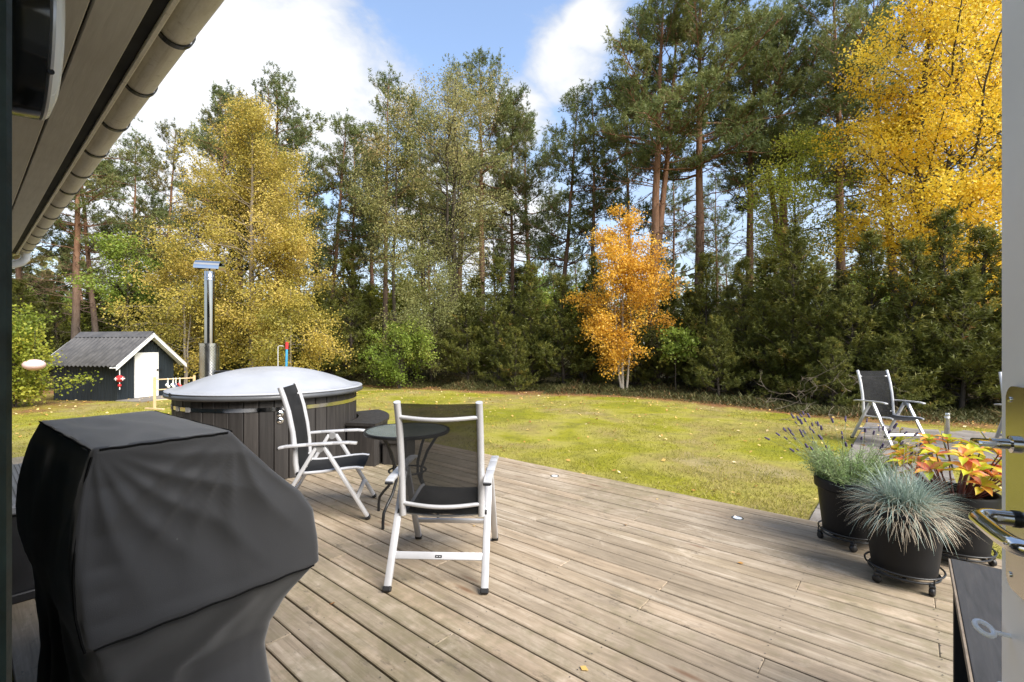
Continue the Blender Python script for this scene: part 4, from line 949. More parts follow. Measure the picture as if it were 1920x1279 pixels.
def make_pine(seed, h, cs, cr, trunk_r, whorls, flat=0.5, fork=False, dead=10, per=11, lean=0.02, density=1.25, nl=0.125, nw=0.030):
    g = np.random.default_rng(seed); W = Wood(); tp, td, tt = [], [], []
    stems = []
    n = 14; zz = np.linspace(0, h, n); drift = np.cumsum(g.normal(0, 0.05, (n, 2)), 0)*np.linspace(0, 1, n)[:, None]+np.outer(zz*lean, g.normal(0, 1, 2))
    tr = np.column_stack([drift, zz]); rad = trunk_r*(1-(zz/h)**1.2*0.9); rad[0] *= 1.35
    stems.append((tr, rad))
    if fork:
        k0 = 3; z2 = np.linspace(zz[k0], h*0.94, 11); f = np.linspace(0, 1, 11)
        off = np.column_stack([0.75*np.sin(f*1.5)*np.ones(11), 0.25*f])
        b2 = np.column_stack([np.interp(z2, zz, tr[:, 0])+off[:, 0], np.interp(z2, zz, tr[:, 1])+off[:, 1], z2]); r2 = np.interp(z2, zz, rad)*0.8
        stems.append((b2, r2))
    for tr_, rad_ in stems: W.limb(tr_, rad_, 9)
    for si, (tr_, rad_) in enumerate(stems):
        zt = tr_[:, 2]
        for wv in range(int(whorls*(0.7 if fork else 1))):
            t = (wv+g.uniform(0, 0.8))/(whorls*(0.7 if fork else 1)); z = h*(cs+(0.985-cs)*t)
            if z > zt[-1]: continue
            c = np.array([np.interp(z, zt, tr_[:, 0]), np.interp(z, zt, tr_[:, 1]), z])
            prof = (0.42+0.58*math.sin(math.pi*min(1, 0.18+t*0.72)))*(1-t**4*0.72)
            for _ in range(g.integers(3, 5)):
                az = g.uniform(0, 2*np.pi); L = cr*prof*g.uniform(0.45, 1.1); el = np.interp(t, [0, 0.5, 1], [0.02, 0.30, 0.95])+g.normal(0, 0.16)
                d = np.array([math.cos(az)*math.cos(el), math.sin(az)*math.cos(el), math.sin(el)])
                bp = curve(c, d, L, 7, g, 0.13, 0.05); rb = max(0.012, 0.030*L/2.2*(1.3-t)); W.limb(bp, np.linspace(rb, rb*0.3, 7), 4)
                bt = g.normal(0.45, 0.16); ns = max(4, int(L*4.2*density))
                for q in range(ns):
                    s = 0.28+0.72*(q+0.5)/ns; k = s*6; i0 = min(5, int(k)); p = bp[i0]+(bp[i0+1]-bp[i0])*(k-i0); bd = unit(bp[i0+1]-bp[i0])
                    sd = unit(np.cross(bd, [0, 0, 1]))*(1 if q % 2 else -1); l2 = L*0.36*(1.15-s)+0.30*g.uniform(0.7, 1.3)
                    d2 = unit(bd*0.75+sd*g.uniform(0.5, 1.0)+np.array([0, 0, g.uniform(-0.05, 0.5)])); sp = curve(p, d2, l2, 4, g, 0.15, 0.12)
                    W.limb(sp, [rb*0.35+.002, rb*0.28, rb*0.2, 0.003], 3)
                    m = max(4, int(l2*9*density)); u = g.uniform(0.3, 1.0, m)*3; i1 = np.minimum(2, u.astype(int)); pp = sp[i1]+(sp[i1+1]-sp[i1])*(u-i1)[:, None]
                    tp.append(pp+g.normal(0, 0.055, (m, 3))); td.append(unit(sp[i1+1]-sp[i1])*0.6+g.normal(0, 0.55, (m, 3))+np.array([0, 0, 0.6])); tt.append(np.full(m, bt)+g.normal(0, 0.09, m))
    for _ in range(dead):     # bare dead limbs below the crown
        z = h*g.uniform(cs*0.35, cs+0.12); az = g.uniform(0, 2*np.pi); L = g.uniform(0.5, cr*0.8)
        c = np.array([np.interp(z, zz, tr[:, 0]), np.interp(z, zz, tr[:, 1]), z]); bp = curve(c, [math.cos(az), math.sin(az), g.uniform(-0.2, 0.25)], L, 6, g, 0.2, 0.0); W.limb(bp, np.linspace(0.022, 0.005, 6), 4)
        for q in range(5):
            i = g.integers(2, 6); W.limb(curve(bp[i], unit(bp[i]-bp[i-1])+g.normal(0, 0.6, 3), L*0.4, 4, g, 0.2), [0.009, 0.007, 0.005, 0.003], 3)
    v, f, ti = needles(np.concatenate(tp), np.concatenate(td), g, per, nl, nw, np.concatenate(tt), 0.2)
    return W.mesh('trunk'), np_mesh('crown', v, f, ti)

def make_young(seed, h, r, per=11, nw=0.024, nl=0.105, bare=0.0, rows=22, cone=0.9):
    """bushy young pine clothed to the ground"""
    g = np.random.default_rng(seed); W = Wood(); tp, td, tt = [], [], []
    n = 8; zz = np.linspace(0, h, n); tr = np.column_stack([np.cumsum(g.normal(0, 0.03, (n, 2)), 0), zz]); W.limb(tr, 0.06*(1-zz/h*0.9), 6)
    for wv in range(rows):
        t = (wv+g.random())/rows; z = h*(bare+(0.97-bare)*t); c = np.array([np.interp(z, zz, tr[:, 0]), np.interp(z, zz, tr[:, 1]), z])
        for _ in range(g.integers(4, 7)):
            az = g.uniform(0, 2*np.pi); L = r*((1-t)**cone*0.9+0.12)*g.uniform(0.55, 1.15); el = np.interp(t, [0, 1], [0.12, 1.0])+g.normal(0, 0.15)
            bp = curve(c, [math.cos(az)*math.cos(el), math.sin(az)*math.cos(el), math.sin(el)], L, 6, g, 0.12, 0.10); W.limb(bp, np.linspace(0.014, 0.004, 6), 3)
            bt = g.normal(0.45, 0.15); ns = max(3, int(L*7))
            for q in range(ns):
                s = 0.2+0.8*(q+0.5)/ns; k = s*5; i0 = min(4, int(k)); p = bp[i0]+(bp[i0+1]-bp[i0])*(k-i0); bd = unit(bp[i0+1]-bp[i0]); sd = unit(np.cross(bd, [0, 0, 1]))*(1 if q % 2 else -1)
                l2 = 0.16+0.30*L*(1.1-s); sp = np.array([p, p+unit(bd+sd*0.8+np.array([0, 0, 0.35]))*l2])
                m = max(2, int(l2*10)); u = g.uniform(0.15, 1, (m, 1)); tp.append(sp[0]+(sp[1]-sp[0])*u+g.normal(0, 0.03, (m, 3))); td.append(np.repeat((sp[1]-sp[0])[None], m, 0)*1.2+g.normal(0, 0.10, (m, 3))+np.array([0, 0, 0.22])); tt.append(np.full(m, bt)+g.normal(0, 0.08, m))
    v, f, ti = needles(np.concatenate(tp), np.concatenate(td), g, per, nl, nw, np.concatenate(tt), 0.17)
    return W.mesh('trunk'), np_mesh('crown', v, f, ti)

def make_broad(seed, h, cr, base, trunk_r, nb, per_cl, lsize, stems=1, droop=0.0, elev=(0.5, 0.95), top=0.5, spread=0.17, sub=7, cl=5, lean=0.0, jit=0.12, bmean=0.5):
    """leafy tree: ascending limbs, side twigs, leaf clusters round the twigs"""
    g = np.random.default_rng(seed); W = Wood(); lp, lt = [], []
    for st in range(stems):
        n = 11; zz = np.linspace(0, h*(1 if st == 0 else g.uniform(0.75, 0.95)), n); hh = zz[-1]
        a0 = g.uniform(0, 6.28); sp_ = (0.0 if st == 0 else 0.05*h)
        tr = np.column_stack([np.cumsum(g.normal(0, 0.045*h/10, (n, 2)), 0)+np.outer((zz/hh)**1.2*sp_, [math.cos(a0), math.sin(a0)])+np.outer(zz*lean, [1, 0]), zz])
        tr[:, :2] += (0 if st == 0 else 0.06)*np.array([math.cos(a0), math.sin(a0)])
        W.limb(tr, trunk_r*(1 if st == 0 else 0.7)*(1-(zz/hh)*0.93), 7)
        for b_ in range(int(nb/stems)):
            t = (b_+g.random())/(nb/stems); z = hh*(base+(0.98-base)*t); c = np.array([np.interp(z, zz, tr[:, 0]), np.interp(z, zz, tr[:, 1]), z])
            prof = math.sin(math.pi*(0.5*min(1, t/max(1e-3, 1-top))*0.75+0.14) if t < 1-top else math.pi*(0.5+0.46*(t-(1-top))/top))
            L = cr*max(0.16, prof)*g.uniform(0.5, 1.12); az = g.uniform(0, 2*np.pi); el = g.uniform(*elev)*(0.8+0.4*t)
            bp = curve(c, [math.cos(az)*math.cos(el), math.sin(az)*math.cos(el), math.sin(el)], L/max(0.5, math.cos(el*0.6)), 7, g, 0.10, -droop*0.25); rb = max(0.008, trunk_r*0.30*(L/cr)*(1.15-t)); W.limb(bp, np.linspace(rb, rb*0.25, 7), 4)
            bt = np.clip(g.normal(bmean, 0.16), 0, 1); ns = max(3, int(sub*L/cr+2))
            for q in range(ns):
                s = 0.25+0.75*(q+0.6)/ns; k = min(s*6, 5.999); i0 = int(k); p = bp[i0]+(bp[i0+1]-bp[i0])*(k-i0); l2 = (0.30*L*(1.2-s)+0.25)*g.uniform(0.7, 1.3)
                d2 = unit(unit(bp[i0+1]-bp[i0])*0.6+unit(g.normal(size=3))*0.8+np.array([0, 0, 0.1-droop])); sp = curve(p, d2, l2, 5, g, 0.15, -droop*0.5); W.limb(sp, [rb*0.3+.002, rb*0.25+.002, rb*0.18+.001, 0.004, 0.0025], 3)
                kk = g.uniform(0.15, 1.0, cl)*4; i1 = np.minimum(3, kk.astype(int)); pc = sp[i1]+(sp[i1+1]-sp[i1])*(kk-i1)[:, None]
                P = np.repeat(pc, per_cl, 0)+g.normal(0, spread, (cl*per_cl, 3))*np.array([1, 1, 0.75+droop]); lp.append(P); lt.append(np.full(len(P), bt+g.normal(0, 0.07)))
    v, f, ti = leaves(np.concatenate(lp), g, lsize, np.concatenate(lt), jit=jit)
    return W.mesh('trunk'), np_mesh('crown', v, f, ti)

def plant_tree(name, pair, mats, x, y, label, cat, group=None, rz=0.0, s=1.0, sz=None):
    t = thing(name, (x, y, float(ground_z(x, y))-0.03), rz, label, cat, group); t.scale = (s, s, sz or s)
    for nm, me, mt in (('trunk', pair[0], mats[0]), ('crown', pair[1], mats[1])):
        if not me.materials: me.materials.append(mt)
        o = link(nm, me, None, t)
        if me.materials[0] != mt:
            o.material_slots[0].link = 'OBJECT'; o.material_slots[0].material = mt
    return t
def atpx(px, Y): return (px-960)*Y/880
def h_of(top_y, Y): return EYE+(649-top_y)*Y/880-LAWN_Z

# ---- the trees that stand out
plant_tree('yellow_birch', make_broad(11, 10.3, 2.75, 0.10, 0.13, 100, 18, 0.068, stems=1, droop=0.16, elev=(0.35, 0.8), top=0.62, sub=10, cl=5, spread=0.19), (M['bark_birch'], M['leaf_ochre']), atpx(470, 17), 17.0,
           'broad ochre yellow birch behind the hot tub chimney', 'tree')
plant_tree('yellow_birch', make_broad(12, 5.2, 2.0, 0.14, 0.06, 44, 17, 0.068, stems=2, droop=0.25, elev=(0.2, 0.6), top=0.6, sub=8, cl=5, bmean=0.4), (M['bark_birch'], M['leaf_ochre']), atpx(345, 16.4), 16.4,
           'low spreading ochre birch between the shed and the chimney', 'tree')
plant_tree('yellow_birch', make_broad(19, 3.6, 1.7, 0.22, 0.05, 32, 17, 0.068, stems=2, droop=0.25, elev=(0.1, 0.5), top=0.6, sub=8, cl=5, bmean=0.35), (M['bark_birch'], M['leaf_ochre']), atpx(545, 16.0), 16.0,
           'low ochre birch with hanging twigs just behind the hot tub lid', 'tree')
plant_tree('orange_birch', make_broad(13, 6.1, 1.42, 0.11, 0.055, 80, 15, 0.072, stems=3, droop=0.0, elev=(0.35, 0.75), top=0.62, sub=7, cl=4, spread=0.13), (M['bark_birch'], M['leaf_orange']), 3.62, 15.0,
           'slender orange birch glowing in front of the dark pines', 'tree')
plant_tree('golden_maple', make_broad(14, 13.6, 3.7, 0.20, 0.17, 118, 21, 0.078, stems=2, droop=0.02, elev=(0.4, 0.9), top=0.52, sub=9, cl=4, spread=0.20, bmean=0.55), (M['bark_dark'], M['leaf_gold']), atpx(1745, 13.4), 13.4,
           'tall golden yellow tree towering behind the patio pines', 'tree')
plant_tree('golden_maple', make_broad(15, 5.4, 1.8, 0.30, 0.06, 26, 14, 0.08, stems=1, elev=(0.3, 0.8), sub=6, cl=4, spread=0.18), (M['bark_dark'], M['leaf_gold']), atpx(1810, 12.2), 12.2,
           'small golden tree half hidden by pines near the open door', 'tree')
plant_tree('pale_birch', make_broad(16, 13.2, 3.3, 0.34, 0.17, 84, 15, 0.068, stems=2, droop=0.14, elev=(0.35, 0.85), top=0.5, sub=9, cl=4, spread=0.21), (M['bark_dark'], M['leaf_olive']), atpx(850, 20), 20.0,
           'tall thinly leaved pale olive birch with dark forking limbs', 'tree')
plant_tree('pale_birch', make_broad(17, 10.8, 1.5, 0.40, 0.10, 44, 15, 0.068, stems=1, droop=0.2, elev=(0.4, 0.85), sub=7, cl=4, spread=0.2), (M['bark_dark'], M['leaf_olive']), atpx(745, 18.6), 18.6,
           'narrow pale olive birch beside a bare pine trunk', 'tree')
plant_tree('pale_birch', make_broad(18, 5.2, 2.1, 0.18, 0.06, 46, 14, 0.066, stems=2, droop=0.25, elev=(0.2, 0.6), sub=8, cl=5, spread=0.17, bmean=0.25), (M['bark_dark'], M['leaf_olive']), atpx(810, 18.0), 18.0,
           'low pale olive shrub tree behind the round green bush', 'tree')
plant_tree('yellow_green_tree', make_broad(20, 8.8, 2.3, 0.42, 0.08, 46, 14, 0.072, stems=1, elev=(0.2, 0.6), sub=7, cl=4, spread=0.2), (M['bark_dark'], M['leaf_lime']), atpx(1490, 16.5), 16.5,
           'sparse yellow green tree between the tall pines and the golden tree', 'tree')
plant_tree('green_bush', make_broad(21, 2.1, 1.25, 0.08, 0.03, 46, 11, 0.065, stems=5, elev=(0.3, 0.8), top=0.5, sub=6, cl=4, spread=0.10), (M['bark_dark'], M['leaf_green']), atpx(748, 16.4), 16.4,
           'round bright green bush at the far lawn edge', 'bush')
plant_tree('green_sapling', make_broad(22, 1.9, 0.75, 0.5, 0.02, 16, 9, 0.09, stems=1, elev=(0.1, 0.5), sub=4, cl=3, spread=0.09), (M['bark_dark'], M['leaf_green']), atpx(1268, 14.8), 14.8,
           'small light green sapling beside the orange birch', 'bush')
plant_tree('yellow_green_bush', make_broad(23, 2.15, 1.05, 0.10, 0.03, 50, 12, 0.07, stems=4, elev=(0.3, 0.8), top=0.5, sub=7, cl=4, spread=0.12), (M['bark_dark'], M['leaf_lime']), -12.0, 11.3,
           'yellow green bush with a pink lantern beside the shed', 'bush')
plant_tree('green_sapling', make_broad(24, 5.4, 1.4, 0.5, 0.05, 26, 10, 0.085, stems=1, elev=(0.1, 0.5), sub=6, cl=4, spread=0.13), (M['bark_dark'], M['leaf_green']), atpx(240, 17.0), 17.0,
           'light green broadleaf sapling above the shed roof', 'tree')
# ---- tall pines
pines = [make_pine(31, 15.4, 0.50, 3.1, 0.21, 15, fork=True, dead=34, density=1.5), make_pine(32, 15.0, 0.48, 3.0, 0.19, 17, dead=34, density=1.4), make_pine(33, 12.8, 0.36, 2.4, 0.14, 16, dead=12, lean=0.03),
         make_pine(34, 12.6, 0.46, 1.9, 0.12, 14, dead=12), make_pine(35, 12.8, 0.32, 3.0, 0.16, 16, dead=8, lean=0.05)]
PH = [15.4, 15.0, 12.8, 12.6, 12.8]
PBK, PLF = M['bark_pine'], M['leaf_pine']
named = [  # proto, px, depth, top pixel, rotation, label
    (0, 1222, 18.0, -35, 0.2, 'huge forked red barked pine rising behind the orange birch'),
    (1, 1312, 18.4, -70, 2.1, 'tall straight red barked pine beside the forked pine'),
    (3, 722, 19.2, 140, 0.5, 'slim pine with bare trunk and small dark crown beside the pale birch'),
    (2, 612, 20.5, 215, 1.4, 'slim double crowned pine just behind the big ochre birch'),
    (4, 520, 21.0, 175, 3.4, 'leaning wide pine poking above the ochre birch'),
    (1, 140, 18.5, 150, 0.9, 'thick trunked pine standing directly behind the shed'),
    (2, 186, 19.5, 215, 4.0, 'second thick trunked pine behind the shed ridge')]
for k, px, Y, ty, rz, lb in named:
    s = h_of(ty, Y)/PH[k]; plant_tree('pine_tree', pines[k], (PBK, PLF), atpx(px, Y), Y, lb, 'tree', 'pines of the wood', rz, s)
G2 = 'pines of the wood'
LB = 'tall green pine with bare lower trunk in the wood behind the lawn'
more = [(1, 1402, 20.5, 40, 1.0), (3, 1112, 21, 165, 2.0), (2, 1045, 22, 185, 0.4), (1, 905, 23, 105, 3.0), (3, 660, 22, 240, 1.2), (4, 380, 20, 170, 5.2), (2, 300, 21, 225, 2.2),
        (0, 1480, 21, 20, 2.6), (1, 1580, 19, -40, 4.0), (4, 1700, 20, -20, 0.9), (2, 1850, 17, -60, 2.8), (1, 1960, 16, -60, 1.2), (3, 960, 24, 190, 5.5), (3, 1180, 25, 150, 4.4), (2, 800, 26, 190, 2.9),
        (4, 60, 20, 230, 1.9), (1, -60, 20, 180, 3.1), (3, 250, 24, 260, 0.6), (0, 450, 27, 200, 4.9), (3, 560, 26, 230, 3.8), (4, 1000, 30, 240, 2.4), (1, 700, 31, 290, 4.2), (0, 860, 33, 280, 1.1), (3, 1262, 29, 300, 1.7), (3, 1345, 31, 330, 3.7), (2, 1440, 30, 340, 0.7)]
ML = {1402: 'tall pine beside the tall straight red barked pine', 1112: 'slim red barked pine just behind the top of the orange birch', 1045: 'dark trunked pine between the pale birch and the orange birch', 905: 'tall pine rising behind the forking pale birch',
      660: 'thin pine trunk between the ochre birch and the slim dark crowned pine', 380: 'wide pine whose dark sprays reach above the ochre birch top beside the gutter', 300: 'pine behind the ochre birch on its shed side', 1480: 'forked pine between the sparse yellow green tree and the tall pines',
      1580: 'tall pine with its trunk at the edge of the golden tree', 1700: 'wide pine behind the middle of the golden tree', 1850: 'pine behind the golden tree close to the open door', 60: 'wide pine beside the gutter end above the yellow green bush'}
for k, px, Y, ty, rz in more:
    LB = ML.get(px, 'tall green pine standing behind the front row of the wood')
    s = h_of(ty, Y)/PH[k]; plant_tree('pine_tree', pines[k], (PBK, PLF if (px % 3) else M['leaf_pine_warm']), atpx(px, Y), Y, LB, 'tree', G2, rz, s)
far_pines = [make_pine(36, 13.0, 0.42, 2.5, 0.15, 11, per=5, density=0.95, nl=0.2, nw=0.07), make_pine(37, 12.0, 0.36, 2.8, 0.14, 11, per=5, density=0.9, nl=0.2, nw=0.07, lean=0.05)]
g = np.random.default_rng(77)
for i in range(34):      # deeper in the wood
    Y = g.uniform(28, 58); px = -200+2300*(i+g.random())/34; k = i % 2; ty = g.uniform(430, 545) if 1050 < px < 1600 else g.uniform(370, 500)
    s = max(0.7, h_of(ty, Y)/(13.0, 12.0)[k]); plant_tree('distant_pine', far_pines[k], (PBK, PLF if i % 3 else M['leaf_pine_warm']), atpx(px, Y), Y, 'distant pine deep in the wood, seen through gaps between nearer trunks', 'tree', 'distant pines deep in the wood', g.uniform(0, 6.28), s)
# ---- young pines along the forest edge
young = [make_young(41, 4.2, 1.35, rows=26), make_young(42, 3.2, 1.3, rows=22), make_young(43, 5.0, 1.25, rows=28, cone=0.8), make_young(44, 3.6, 1.5, bare=0.06, rows=22)]
YH = [4.2, 3.2, 5.0, 3.6]
LY = 'bushy young pine clothed to the ground along the forest edge'; GY_ = 'young pines along the forest edge'
edge_row = [(0, 655, 18.8, 470), (1, 600, 18.4, 560), (3, 880, 17.4, 560), (2, 935, 17.0, 490), (0, 1000, 16.6, 500), (3, 1060, 16.2, 530), (2, 1110, 17.2, 480), (0, 1190, 16.8, 520), (3, 1290, 16.0, 560), (2, 1330, 15.4, 480), (0, 1390, 14.4, 500),
            (1, 1430, 13.4, 560), (2, 1480, 12.9, 430), (0, 1540, 12.1, 500), (3, 1590, 11.4, 550), (2, 1640, 11.6, 440), (0, 1700, 11.0, 460), (2, 1760, 10.9, 400), (3, 1800, 10.4, 520), (0, 1850, 10.8, 440), (2, 1910, 10.4, 430), (1, 1980, 9.8, 520), (0, 2060, 9.6, 450),
            (3, 690, 20.5, 560), (1, 770, 20.5, 580), (0, 840, 19.8, 560), (3, 560, 20, 580), (1, 480, 20.5, 560), (0, 420, 20.6, 580), (3, 300, 20.5, 560), (2, 215, 21.5, 540), (0, 110, 20.0, 560), (3, 40, 19, 540), (1, -40, 18, 520), (1, 965, 15.6, 620), (1, 1095, 16.4, 620), (1, 1235, 16.2, 600), (3, 1350, 13.2, 600), (1, 1560, 10.8, 640), (1, 1680, 10.3, 640)]
gg = np.random.default_rng(5)
YL = {600: 'low bushy young pine beside the ochre birch with hanging twigs', 655: 'tall narrow young pine between ochre birch and round green bush', 880: 'bushy young pine beside the round green bush on its orange birch side', 1190: 'young pine directly behind the orange birch',
      1290: 'young pine right behind the small green sapling', 1590: 'young pine right behind the patio armchair', 1700: 'young pine behind the steel bollard light', 1910: 'young pine cut off by the open door edge', 1110: 'tall young pine rising just beside the orange birch',
      1480: 'tall young pine under the sparse yellow green tree', 1760: 'tallest young pine in front of the golden tree', 110: 'bushy young pine behind the shed roof', 215: 'young pine between the thick trunks behind the shed', 1560: 'low young pine at the patio corner beside the bare twigs'}
for k, px, Y, ty in edge_row:
    LY = YL.get(px, 'bushy young pine clothed to the ground along the forest edge')
    s = h_of(ty, Y)/YH[k]; plant_tree('young_pine', young[k], (M['bark_dark'], M['leaf_young']), atpx(px, Y), Y, LY, 'tree', GY_, gg.uniform(0, 6.28), s*1.12, s)
LM = 'young pine in the shaded second row of the wood'
back_young = [make_young(45, 4.0, 1.5, per=5, nw=0.06, nl=0.16, rows=18), make_young(46, 4.4, 1.4, per=5, nw=0.06, nl=0.16, rows=18)]
for i in range(32):
    px = -150+2250*(i+gg.random())/32; Y = edge_y(atpx(px, 18))+gg.uniform(5, 12); k = i % 2; Y = max(Y, 14.5)
    s = h_of(gg.uniform(500, 575), Y)/(4.0, 4.4)[k]; plant_tree('young_pine', back_young[k], (M['bark_dark'], M['leaf_young'] if i % 3 else M['leaf_pine_warm']), atpx(px, Y), Y, LM, 'tree', 'young pines of the second row', gg.uniform(0, 6.28), s*1.2, s)
broad_far = make_broad(51, 5.0, 2.0, 0.12, 0.06, 36, 7, 0.15, stems=2, elev=(0.3, 0.8), sub=7, cl=4, spread=0.2)
for i in range(22):      # yellowing broadleaves glimpsed between the trunks
    px = -150+2200*(i+gg.random())/22; Y = gg.uniform(22, 40); s = h_of(gg.uniform(520, 590), Y)/5.0
    plant_tree('understorey_tree', broad_far, (M['bark_dark'], (M['leaf_lime'], M['leaf_olive'], M['leaf_green'])[i % 3]), atpx(px, Y), Y, 'low leafy understorey tree glimpsed between the pine trunks', 'tree', 'understorey trees', gg.uniform(0, 6.28), s*1.3, s)
# far wood closing the view
g = np.random.default_rng(91); nfw = 26000
ang = g.uniform(-1.15, 1.15, nfw); rr_ = g.uniform(64, 95, nfw); zz_ = g.uniform(-0.5, 1, nfw)**1*(9.0+2.5*np.sin(ang*23)+1.6*np.sin(ang*57+1)); zz_ = np.abs(zz_)
v, f, ti = leaves(np.column_stack([np.sin(ang)*rr_, np.cos(ang)*rr_, zz_]), g, 1.1, np.clip(0.4+0.3*np.sin(ang*31)+g.normal(0, .15, nfw), 0, 1), 0.3)
tag(link('far_forest', np_mesh('far_forest', v, f, ti), M['leaf_pine_warm']), 'far green mass of forest behind the standing trees', 'forest', kind='stuff')

# ---- heath and undergrowth along the edge
def blades(P, g, hgt, wid, tint, lean=0.5, jit=0.12):
    m = len(P); d = g.normal(0, lean, (m, 2)); tip = P+np.column_stack([d*hgt[:, None], hgt]); a = g.uniform(0, 6.28, m); s = np.column_stack([np.cos(a), np.sin(a), np.zeros(m)])*wid[:, None]*0.5
    return np.stack([P-s, P+s, tip], 1).reshape(-1, 3), np.arange(m*3).reshape(-1, 3), np.clip(tint+g.normal(0, jit, m), 0, 1)
g = np.random.default_rng(61)
n = 60000; x = g.uniform(-16, 13, n); off = g.gamma(2.0, 0.9, n)-0.15; y = edge_y(x)+off
cl_ = np.array([mnoise.noise(Vector((float(a)*0.9, float(b_)*0.9, 3))) for a, b_ in zip(x, y)]); keep = (cl_ > -0.28)
x, y, cl_, off = x[keep], y[keep], cl_[keep], off[keep]
hh = (0.06+0.26*np.clip(cl_+0.3, 0, 1))*g.uniform(0.4, 1.2, len(x))*np.clip(off*1.5+0.25, 0.2, 1.2)
zz_ = ground_z(x, y)+g.random(len(x))*hh*0.7
v, f, ti = blades(np.column_stack([x, y, zz_]), g, 0.04+hh*0.22, np.full(len(x), 0.028), 0.5+0.3*cl_, 0.9, 0.18)
tag(link('undergrowth', np_mesh('undergrowth', v, f, ti), M['heath']), 'dark low heath and moss strip along the forest edge', 'undergrowth', kind='stuff')
# ---- lawn blades and fallen leaves
def on_deck(x, y, pad=0.0):
    hx_ = x*AX.x+y*AX.y; hy_ = x*BX.x+y*BX.y
    return (hy_ < DECK_Y1+0.03+pad) & (hx_ > DX0-0.05) & (hx_ < DX1+0.05)
def on_paving(x, y):
    hx_ = x*AX.x+y*AX.y; hy_ = x*BX.x+y*BX.y
    return ((hx_ > -0.68) & (hx_ < 0.4) & (hy_ > 4.4) & (hy_ < 7.6)) | ((hx_ > -0.68) & (hx_ < 4.0) & (hy_ > 7.5) & (hy_ < 11.3))
n = 260000; Yb = 3.0+15*g.random(n)**1.25; x = (g.uniform(-1.15, 1.15, n))*Yb; y = Yb
k = (~on_deck(x, y)) & (~on_paving(x, y)) & (y < edge_y(x)+0.4) & (x > -14); x, y = x[k], y[k]
dens = np.array([mnoise.noise(Vector((float(a)*0.7, float(b_)*0.7, 8)))+0.6*mnoise.noise(Vector((float(a)*2.6, float(b_)*2.6, 1))) for a, b_ in zip(x, y)])
k = dens+g.normal(0, 0.25, len(x)) > -0.15; x, y, dens = x[k], y[k], dens[k]
v, f, ti = blades(np.column_stack([x, y, ground_z(x, y)-0.004]), g, g.uniform(0.012, 0.034, len(x))*(1+0.6*np.clip(dens, 0, 1)), np.full(len(x), 0.010), 0.42+0.35*dens, 0.7)
tag(link('grass', np_mesh('grass', v, f, ti), M['turf']), 'short yellow green grass and moss on the lawn', 'grass', kind='stuff')
n = 5200; x = g.uniform(-13, 11, n); y = g.uniform(3, 17.5, n); w_ = np.exp(-np.clip(edge_y(x)-y, 0, 20)/3.5)+0.16+0.5*(x < -7)+0.5*on_paving(x, y)
k = (g.random(n) < w_) & (~on_deck(x, y)) & (y < edge_y(x)+1.2); x, y = x[k], y[k]
lv = leaves(np.column_stack([x, y, ground_z(x, y)+0.022+0.02*on_paving(x, y)]), g, 0.060, np.clip(g.normal(0.6, 0.25, len(x)), 0, 1), 3.0)
tag(link('fallen_leaves', np_mesh('fallen_leaves', *lv), M['litter']), 'yellow and brown fallen leaves scattered over the lawn', 'leaves', kind='stuff')
dlv = [hw(g.uniform(-4, 2.2), g.uniform(0.6, 4.3), 0.007) for _ in range(26)]
lv = leaves(np.array([tuple(p) for p in dlv]), g, 0.034, np.clip(g.normal(0.45, 0.3, len(dlv)), 0, 1), 9.0)
tag(link('deck_leaves', np_mesh('deck_leaves', *lv), M['litter']), 'few dry little leaves lying on the deck planks', 'leaves', kind='stuff')
# bare brush twigs in front of the patio pines
tw = Wood()
for q in range(16):
    px = g.uniform(1400, 1600); Y = float(edge_y(atpx(px, 11)))+g.uniform(0.2, 0.9); p = np.array([atpx(px, Y), Y, float(ground_z(atpx(px, Y), Y))+g.uniform(0.0, 0.9)])
    bp = curve(p, [g.normal(0, 1), -0.7, g.uniform(-0.2, 0.5)], g.uniform(0.5, 1.2), 7, g, 0.25, -0.03); tw.limb(bp, np.linspace(0.007, 0.002, 7), 3)
    for _ in range(3):
        i = g.integers(1, 6); tw.limb(curve(bp[i], g.normal(0, 1, 3), 0.3, 4, g, 0.3), [0.005, 0.004, 0.003, 0.002], 3)
tag(link('dead_brush', tw.mesh('dead_brush'), worn('grey_dead_twigs', (0.14, 0.115, 0.085), 0.8)), 'tangle of bare grey twigs under the young pines', 'brush', kind='stuff')
# pink lantern hanging in the bush
ln = thing('garden_lantern', (-11.15, 10.95, 0.83), 0, 'pale pink oval paper lantern hanging in the yellow green bush', 'lantern')
b = MB(); b.lathe([(0.0, 0.0)]+[(0.205*math.sin(math.pi*k/14), 0.13-0.13*math.cos(math.pi*k/14)) for k in range(1, 14)]+[(0.0, 0.26)], 28); b.build('shade', M['lantern'], ln, 60)
b = MB(); b.tube([(0, 0, 0.26), (0.02, 0, 0.5), (0, 0.02, 0.95)], 0.006, 6); b.build('cord', M['blackmetal'], ln)

